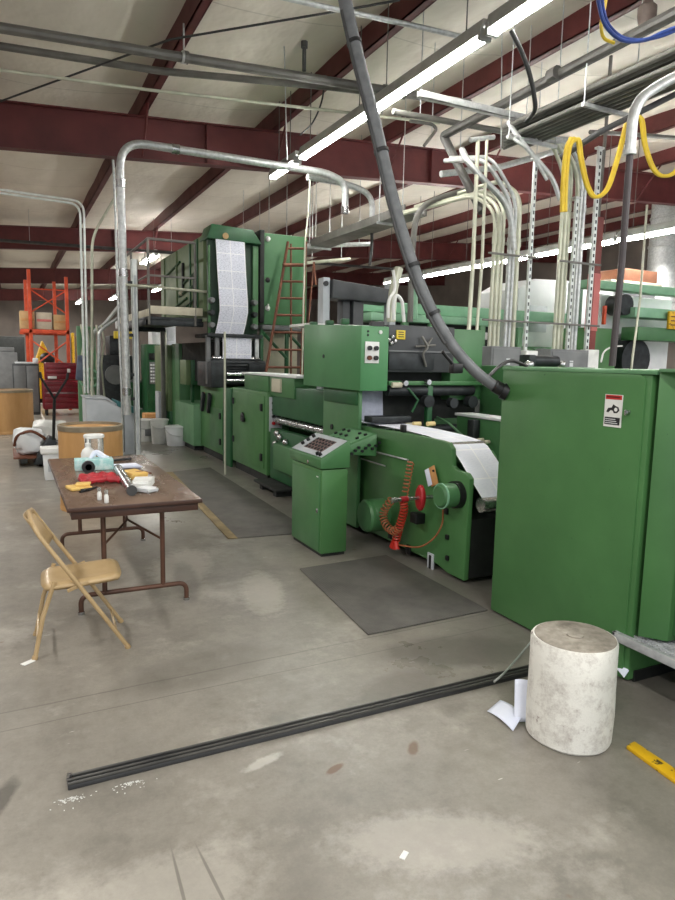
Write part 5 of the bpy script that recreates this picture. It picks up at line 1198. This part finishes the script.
# electrical boxes
def ebox(x0,x1,y,d,z0,z1,m,label):
    t = thing('electrical_box', label, 'electrical box', ((x0+x1)/2,y,z0))
    b = B(); b.box(x0,x1,y,y+d,z0,z1,.012); bb = emit('enclosure', b, m, t)
    b = B(); b.box(x0+.025,x1-.025,y-.012,y,z0+.03,z1-.03,.006); dd = emit('door', b, m, t)
    b = B(); xm = (x0+x1)/2; b.box(xm-.01,xm+.05,y-.018,y-.012,z1-.17,z1-.15); b.box(xm-.01,xm+.05,y-.018,y-.012,z1-.23,z1-.18); emit('marking', b, OFFW, dd)
    b = B(); b.box(x0+.04,x0+.06,y-.03,y-.012,(z0+z1)/2-.05,(z0+z1)/2+.05,.004); emit('handle', b, BLACK, dd)
ebox(5.50,5.99,6.75,.3,.0,1.90,GREYBOX,'tall grey electrical box under the left conduit bundle')
ebox(6.52,7.22,6.78,.3,.0,1.89,GREYBOX,'wide grey electrical box under the right conduit bundle')
b = B(); b.box(6.12,6.32,6.8,6.95,0,1.86,.01); solo('white_channel', b, WHITE, 'pale upright channel just right of the tall grey electrical box', 'channel')
b = B(); b.box(7.22,7.44,6.8,6.95,0,1.9,.01); solo('white_channel', b, WHITE, 'pale upright channel right of the wide grey electrical box', 'channel')
t = thing('motor_cluster', 'dark motor with clamps lying on the machine top behind the big cabinet', 'motor', (4.9,5.4,1.6))
q = ay(538,361,5.2)
b = B(); b.cyl(q+Vector((-.12,0,.0)),q+Vector((.25,0,-.0)),.055,seg=16); b.box(q.x-.18,q.x-.1,5.12,5.28,q.z-.06,q.z+.06,.01); emit('motor_body', b, MACH, t)
b = B(); b.ball(q+Vector((-.16,-.05,-.04)),.05); b.ball(q+Vector((.28,-.05,-.03)),.04); emit('clamp', b, STEEL, t)
b = B(); b.box(q.x-.4,q.x+.6,5.0,5.6,1.05,q.z-.055,.01); emit('mount', b, GREEN, t)
b = B(); b.box(4.3,7.6,4.6,5.7,.05,1.05,.02); emit('press_bed', b, GREEND, t)

# ------------------------------------------------------------------ overhead pipes
pipe('feed_pipe', [(5.60,3.2,4.9),(5.74,8.35,4.9),ay(482,212,7.6)], .06, pmat('feed_pipe_grey', S(92,90,86), S(72,70,67), 5, .45, .3), 'thick grey pipe running back overhead then dropping diagonally to the left bundle', 'pipe', .05,
     couplings=[(Vector((5.62,6.0,4.9)),Vector((5.625,6.12,4.9)))])
b = B(); a, c = ay(418.7,93,6.9), ay(525,124,6.9); d_ = (c-a); 
b.box(a.x,c.x,6.87,6.94,a.z-.05,a.z-.04); b.box(a.x,c.x,6.87,6.876,a.z-.05,a.z+.03); b.box(a.x,c.x,6.934,6.94,a.z-.05,a.z+.03)
solo('strut_channel', b, GALV, 'pale horizontal strut channel reaching right from the strip light', 'strut')
pipe('cross_pipe', [(4.75,8.1,4.98),(7.6,8.1,5.05)], .04, PIPEG, 'dark grey pipe just above the pale strut channel', 'pipe', .01, hang=(.15,.8))
pipe('cross_pipe', [ay(441,174,9.0),ay(500,167,9.0),ay(560,150,9.0)], .05, GALV, 'stubby grey pipe crossing low in front of the rafter', 'pipe', .01, hang=(.15,.8))
pipe('arched_pipe', [ay(410,322,8.5),ay(412,250,8.5),ay(417,207,8.5),ay(450,194,8.5),ay(480,188,8.4)], .045, PIPEG, 'grey pipe arching up and over right of the grey hose', 'pipe', .4)
pipe('elbow_conduit', [ay(514,250,6.8),ay(510,206,6.8),ay(470,166,6.8),ay(462,150,7.2)], .04, GALV, 'silver elbow conduit leaning from the thick pipe to the left bundle', 'conduit', .25)
pipe('elbow_conduit', [ay(560,200,6.6),ay(553,178,6.6),ay(520,140,6.7),ay(508,122,6.9)], .03, GALV, 'thin silver elbow conduit leading into the right bundle', 'conduit', .25)
pipe('elbow_conduit', [ay(547,180,6.55),ay(530,150,6.6),ay(512,138,6.7),ay(560,142,6.9)], .022, GALV, 'thin bracket-like conduit loop left of the yellow cable', 'conduit', .1)
b = B(); b.tube(spline([ay(511,30,5.2),ay(523,55,5.2),ay(531,80,5.3),ay(535,108,5.4),ay(527,122,5.6)],8),.022,8); solo('black_cable', b, DARK, 'dark cable drooping from the ceiling to the strut channel', 'cable')
pipe('hook_pipe', [ay(410,121,9),ay(432,124,9),ay(437,129,9),ay(424,146,9)], .025, PIPEG, 'small hooked pipe end in front of the rafter right of the grey hose', 'pipe', .1, hang=(.15,.8))
pipe('thin_rod', [(ay(500,58,8).x,8,6.5),ay(501,150,8)], .008, GALV, 'thin vertical hanger rod above the strut channel', 'rod', .01)
b = B(); a, c = Vector((6.1,15,4.5)), Vector((6.4,6.6,4.15))
t = thing('cable_tray', 'long grey cable tray running back through the middle of the hall', 'cable tray', (6.2,11,4.2))
b = B(); b.prism([(5.95,9.7,4.10),(6.40,9.7,4.10),(6.40,9.7,4.24),(6.37,9.7,4.24),(6.37,9.7,4.12),(5.98,9.7,4.12),(5.98,9.7,4.24),(5.95,9.7,4.24)], (0,9,0)); emit('tray', b, PIPEG, t)
b = B(); 
for k in range(4): b.tube([(6.03+.09*k,9.75,4.15),(6.05+.08*k,18.3,4.15)],.03,6)
emit('tray_cable', b, GALV, t)
b = B()
for y in (10.5,13.5,16,18): b.tube([(5.94,y,4.1),(5.94,y,6.2)],.008,6); b.tube([(6.41,y,4.1),(6.41,y,6.2)],.008,6); b.box(5.9,6.45,y-.02,y+.02,4.06,4.1)
emit('hanger_rod', b, GALV, t)
# cross pieces behind the conduit bend
pipe('cross_pipe', [ay(305,246,13.5),ay(372,244,13.5)], .05, GALV, 'short silver pipe level with the ladder top, by the hanging conduit ends', 'pipe', .01, hang=(.15,.8))
pipe('cross_pipe', [ay(305,263,14),ay(350,259,14)], .04, CONDUIT, 'pale short pipe right of the ladder top', 'pipe', .01, hang=(.15,.8))
# big grey hose
t = thing('cable_hose', 'long thick grey hose sweeping down from the ceiling to the big green cabinet', 'hose', (2.9,3.45,1.5))
HP = [ay(337,-60,4.3),ay(345,0,4.2),ay(357,55,4.1),ay(375,125,3.98),ay(397,215,3.85),ay(420,285,3.72),ay(447,338,3.6),ay(475,371,3.5),ay(500,390,3.44)]
b = B(); sp = spline(HP,10); b.tube(sp, [.047-.012*i/len(sp) for i in range(len(sp))], 16); emit('hose_body', b, FLEX, t)
b = B(); sp2 = [p+Vector((-.043,-.01,-.012)) for p in sp[12:62]]; b.tube(sp2,.012,8); emit('strapped_cable', b, DARK, t, label='thin black cable strapped along the hose')
b = B()
for i in (18,33,47,55): d = (sp[i+1]-sp[i-1]).normalized(); b.cyl(sp[i]-d*.012,sp[i]+d*.012,.05,seg=16)
emit('strap', b, BLACK, t)
b = B(); q = ay(456,368,3.52); b.box(q.x-.04,q.x+.04,q.y-.03,q.y+.03,q.z-.035,q.z+.03,.012); b.tube([q+Vector((-.11,0,.10)),q],.012,8); emit('splice_box', b, BLACK, t)
b = B(); b.tube([HP[-1]-Vector((.05,-.0,-.03)),HP[-1]+Vector((.015,-.03,-.01))],.043,12); b.cyl(HP[-1]+Vector((.0,-.02,0)),HP[-1]+Vector((.03,-.04,-.015)),.056,seg=12); emit('gland', b, BLACK, t)
b = B(); b.tube(spline([ay(487,378,3.5),ay(500,366,3.6),ay(512,361,3.7),ay(527,366,3.75)],8),.012,8); solo('black_lead', b, BLACK, 'black lead looping from the hose end over the top of the big cabinet', 'cable')
# drop pole at right
t = thing('drop_conduit', 'silver bent conduit dropping a dark tube behind the big green cabinet', 'conduit', (3.6,3,1.6))
b = B(); b.tube(fillet([ay(720,62,3.0),ay(672,77,3.0),ay(634,102,3.0),ay(630,152,3.0)],.34,10), .032, 12); b.cyl(ay(630,150,3.0),ay(629.6,155,3.0),.038,seg=12); emit('silver_bend', b, GALV, t)
b = B(); b.tube([ay(630,153,3.0),ay(622,260,3.0),ay(612,366,3.0)], .021, 10); emit('dark_tube', b, pmat('dark_tube', S(74,64,66), S(56,50,52), 8, .5), t, label='dark tube below the silver bend')
b = B(); b.box(3.25,3.55,2.9,3.1,1.4,1.64,.01); emit('socket', b, GRIME, t)
pipe('pale_drop_rod', [ay(647,205,7.5),ay(640,300,7.4),ay(632,362,7.3),(ay(632,362,7.3).x,7.3,0)], .018, CONDUIT, 'thin pale rod hanging right of the dark tube', 'rod', .02)
pipe('rail_bar', [ay(560,158,5.5),ay(600,132,5.2),ay(680,92,5.0)], .03, DARK, 'dark festoon rail carrying the yellow cables', 'rail', .02)
pipe('lower_rail', [ay(590,132,8.5),ay(640,135,8.5),ay(700,140,8.5)], .035, PIPEG, 'grey pipe crossing behind the yellow cable loops', 'pipe', .02, hang=(.15,.8))
def cable(pts, r, m, label, n=10):
    b = B(); sp = spline(pts,n); b.tube(sp,r,8); b.tube([p+Vector((r*1.9,0,r*.3)) for p in sp],r,8); return solo('yellow_cable', b, m, label, 'cable')
cable([ay(571,138,5.2),ay(566,150,5.2),ay(563,180,5.2),ay(562,212,5.2)], .022, YCABLE, 'yellow cable hanging straight down into the right conduit bundle')
cable([ay(570,142,5.2),ay(577,140,5.2),ay(580,160,5.2),ay(586,185,5.2),ay(594,197,5.2),ay(606,189,5.2),ay(616,160,5.2),ay(626,122,5.2),ay(630,116,5.2)], .017, YCABLE, 'yellow cable hanging in a deep loop left of the silver bend')
cable([ay(637,116,5.0),ay(641,122,5.0),ay(644,145,5.0),ay(652,168,5.0),ay(662,176,5.0),ay(676,170,5.0),ay(695,140,5)], .017, YCABLE, 'yellow cable loop running off the right edge')
b = B(); b.tube(spline([ay(596,-20,4.2),ay(599,5,4.2),ay(606,26,4.2),ay(622,40,4.2),ay(645,40,4.2),ay(664,32,4.2),ay(690,22,4.2)],10),.016,8); b.tube(spline([ay(600,-20,4.2),ay(604,12,4.2),ay(612,29,4.2),ay(628,39,4.2),ay(655,38,4.2),ay(690,25,4.2)],10),.013,8); solo('blue_hose', b, BLUE, 'blue hose drooping at the top right corner', 'hose')
b = B(); b.tube(spline([ay(609,-15,4.3),ay(604,10,4.3),ay(601,25,4.3),ay(604,38,4.3),ay(614,43,4.3)],10),.013,8); solo('yellow_cable', b, YCABLE, 'short yellow cable curling beside the blue hose', 'cable')
b = B(); q = ay(647,14,5.0); b.lathe([(.03,-.16),(.07,-.12),(.09,-.02),(.09,.06),(.05,.10),(.03,.22),(.05,.26)], q, 16); solo('hanging_fitting', b, pmat('dull_brown', S(98,84,76), S(74,62,56), 8, .6), 'dull brown round fitting hanging above the grey pipe at top right', 'fitting')
b = B(); b.tube(spline([ay(325,75,10),ay(322,100,10),ay(313,122,10),ay(300,135,10)],8),.013,6); solo('hanging_wire', b, DARK, 'thin dark wire drooping left of the grey hose under the sprinkler main', 'wire')
pipe('thin_pull_rod', [(ay(284,79,9.9).x,9.9,6.3),ay(286,120,9.9),ay(287,160,9.9)], .009, GALV, 'thin rod hanging from the sprinkler main to the strip light', 'rod', .01)
pipe('thin_drop_pipe', [ay(310,180,11.4),ay(308,215,11.2),ay(305,242,10.9)], .014, CONDUIT, 'thin pale pipe dropping from the big conduit to the ladder', 'pipe', .02)

# ================================================================== BACKGROUND PRESSES AT RIGHT
t = thing('background_press', 'long pale green press behind the charcoal head', 'printing press', (6.3,9.8,0))
b = B(); b.box(5.0,7.5,9.0,9.6,2.30,2.42,.01); b.box(4.9,9.3,9.3,9.9,2.45,2.62,.01); emit('mint_beam', b, MINT, t)
b = B(); b.box(5.3,9.5,9.1,9.9,.1,1.95,.02); emit('press_body', b, GREEN, t)
b = B(); b.box(5.3,7.6,9.2,9.9,1.95,2.35); emit('dark_recess', b, GRIME, t)
for k in range(4):
    b = B(); b.box(6.75+.17*k,6.84+.17*k,9.14,9.2,2.08,2.20,.006); emit('white_plate', b, WHITE, t)
b = B()
for k in range(5): b.cyl((6.0,9.06,.6+.28*k),(7.6,9.06,.6+.28*k),.07,seg=12)
emit('roller', b, MACH, t)
b = B()
for x in (5.6,6.1,7.1,7.9): b.box(x-.05,x+.05,8.95,9.05,.1,2.3,.01)
emit('side_upright', b, GREENP, t)
pipe('pale_riser', [ay(413,320,8.8),ay(414,275,8.8)], .07, MINT, 'stout pale green riser standing left of the two upright conduits', 'pipe', .02)
pipe('pale_riser', [ay(391,322,6.5),ay(393,290,6.5),ay(399,268,6.5)], .05, CONDUIT, 'stout pale riser on top of the charcoal head', 'pipe', .1)
pipe('white_hose', [ay(394,320,5.8),ay(393,305,5.8),ay(396,294,5.8),ay(402,300,5.8),ay(404,322,5.8)], .018, WHITE, 'white looped hose on top of the charcoal head', 'hose', .1)
pipe('white_hose', [ay(388,318,5.8),ay(388,300,5.8),ay(396,290,5.9),ay(393,270,5.9)], .016, WHITE, 'second white hose rising from the charcoal head', 'hose', .1)
t = thing('white_enclosure', 'large off-white enclosure seen between the two conduit bundles', 'enclosure', (9.1,10,0))
b = B(); b.prism([(8.72,10,2.02),(8.72,10,3.10),(9.1,10,3.30),(11.2,10,3.36),(11.3,10,2.02)], (0,1.2,0), .015); emit('enclosure_body', b, OFFW, t)
b = B(); b.box(9.0,9.45,9.985,10,2.3,2.8,.004); b.box(9.08,9.2,9.975,9.985,2.38,2.41); emit('access_panel', b, GREYL, t)
b = B(); b.box(8.66,11.3,9.95,11.2,1.8,2.02,.01); emit('green_base', b, GREEN, t)
b = B(); b.box(8.4,9.8,10.1,11.1,0,1.8,.01); emit('dark_base', b, GRIME, t)
b = B(); b.lathe([(.05,0),(.36,.02),(.40,.08),(.40,.25),(.2,.3)], (9.2,9.7,1.6), 24, 'Y'); emit('reel_cover', b, GREEND, t)
t = thing('green_post', 'narrow dark green post between the right bundle and the red steel post', 'post', (9.0,9,0))
q0, q1 = ay(574.5,282,9), ay(579.5,350,9)
b = B(); b.box(q0.x,q1.x,9,9.15,0,q0.z,.01); emit('post_shaft', b, GREEND, t)
b = B(); b.box(q0.x+.09,q0.x+.12,8.98,9.0,q1.z,q0.z-.1); emit('pale_edge', b, STRUT, t)
t = thing('background_press', 'background press with pale green rails and dark reel behind the big cabinet', 'printing press', (9.6,8.5,0))
b = B(); q = ay(588,281,8.0); b.box(8.4,11.2,8.0,8.25,2.92,3.05,.01); b.box(9.4,11.2,7.9,8.3,2.50,2.66,.01); emit('pale_rail', b, MINT, t)
b = B(); b.box(9.45,11.2,7.85,8.2,2.12,2.34,.01); b.box(8.9,9.5,8.3,8.9,0,2.25,.015); emit('green_body', b, GREEN, t)
b = B(); b.box(8.5,9.25,8.1,8.6,0,2.30,.015); emit('front_guard', b, GREENB, t)
b = B(); b.cyl((9.75,8.1,1.8),(9.75,8.6,1.8),.35,seg=24); emit('dark_reel', b, MACH, t)
b = B(); b.cyl((9.3,8.0,2.7),(9.3,8.3,2.7),.17,seg=18); emit('dark_reel', b, MACH, t)
b = B(); b.box(9.2,11,8.45,8.55,1.2,2.9,.01); emit('pale_backing', b, OFFW, t)
b = B(); q = ay(672,321,7.84); b.box(q.x-.12,q.x+.2,7.80,7.85,q.z-.14,q.z+.16,.01); sg = emit('yellow_sign', b, YELLOW, t, label='orange-yellow panel')
b = B()
for k in range(3): b.box(q.x-.08,q.x+.15,7.795,7.80,q.z-.08+.07*k,q.z-.06+.07*k)
emit('sign_lines', b, RUST, sg)
b = B(); b.box(8.75,8.8,7.95,8.0,2.35,2.65,.004); emit('fitting', b, ORANGE, t)
b = B(); b.tube(spline([ay(601,362,6.5),ay(604,352,6.6),ay(612,347,6.8),ay(622,346,7)],6),.012,6); solo('white_lead', b, WHITE, 'thin white lead curving up behind the big cabinet beside the red steel post', 'cable')
t = thing('white_cowling', 'off-white sloped cowling right of the red steel post', 'enclosure', (10.5,11,0))
b = B(); q0,q1 = ay(603,262,11), ay(655,300,11); b.prism([(q0.x,11,2.2),(q0.x,11,3.55),(q0.x+.5,11,3.55),(q1.x,11,2.9),(q1.x,11,2.2)], (0,.8,0), .015); emit('cowling_shell', b, OFFW, t)
b = B(); b.box(q0.x,q1.x+.1,11,11.8,0,2.2,.02); emit('base', b, GREYBOX, t)
t = thing('brown_carton', 'brown carton standing on pale boards high up right of the red steel post', 'box', (10.9,10.2,3.1))
q0, q1 = ay(624,268,10.2), ay(657,284,10.2)
b = B(); b.box(q0.x,q1.x,10.2,10.9,q1.z,q0.z,.015); emit('carton', b, pmat('brown_carton', S(128,84,62), S(108,68,48), 4, .8), t)
b = B(); b.box(q0.x-.4,q1.x+.1,10.15,11,q1.z-.06,q1.z,.008); emit('board', b, CREAM, t)
b = B(); b.box(q0.x-.3,q1.x+.1,10.3,11,0,q1.z-.06,.01); emit('stand', b, GREYBOX, t)
t = thing('round_duct', 'wide galvanised round duct at the right edge', 'duct', (17,15.5,2.9))
q = ay(664,302,15)
b = B(); b.lathe([(.52,0),(.52,3.9)], (q.x+.5,15.5,q.z), 36); emit('duct_shell', b, GALV, t)
b = B()
for z in (.0,.9,1.8,2.7,3.6): b.lathe([(.52,z),(.55,z+.01),(.55,z+.07),(.52,z+.08)], (q.x+.5,15.5,q.z), 36)
emit('seam_ring', b, GALV, t)
b = B(); b.cyl((q.x+.5,15.5,q.z),(q.x+.5,15.5,q.z-.5),.53,.8,seg=36); emit('hood', b, GALV, t)

# ================================================================== CAMERA, WORLD, VIEW
cam = bpy.data.cameras.new('camera'); co = bpy.data.objects.new('camera', cam); C.objects.link(co)
cam.sensor_fit = 'VERTICAL'; cam.sensor_height = 36; cam.sensor_width = 27; cam.lens = F/900*36; cam.clip_start = .05; cam.clip_end = 200
M = Matrix((R_, U_, -_f)).transposed().to_4x4(); M.translation = EYE; co.matrix_world = M
bpy.context.scene.camera = co
w = bpy.data.worlds.new('world'); bpy.context.scene.world = w; w.use_nodes = True
bg = w.node_tree.nodes['Background']; bg.inputs[0].default_value = (.92,.96,1,1); bg.inputs[1].default_value = 1.0
sc = bpy.context.scene
sc.view_settings.view_transform = 'Standard'; sc.view_settings.look = 'None'; sc.view_settings.exposure = 0.3
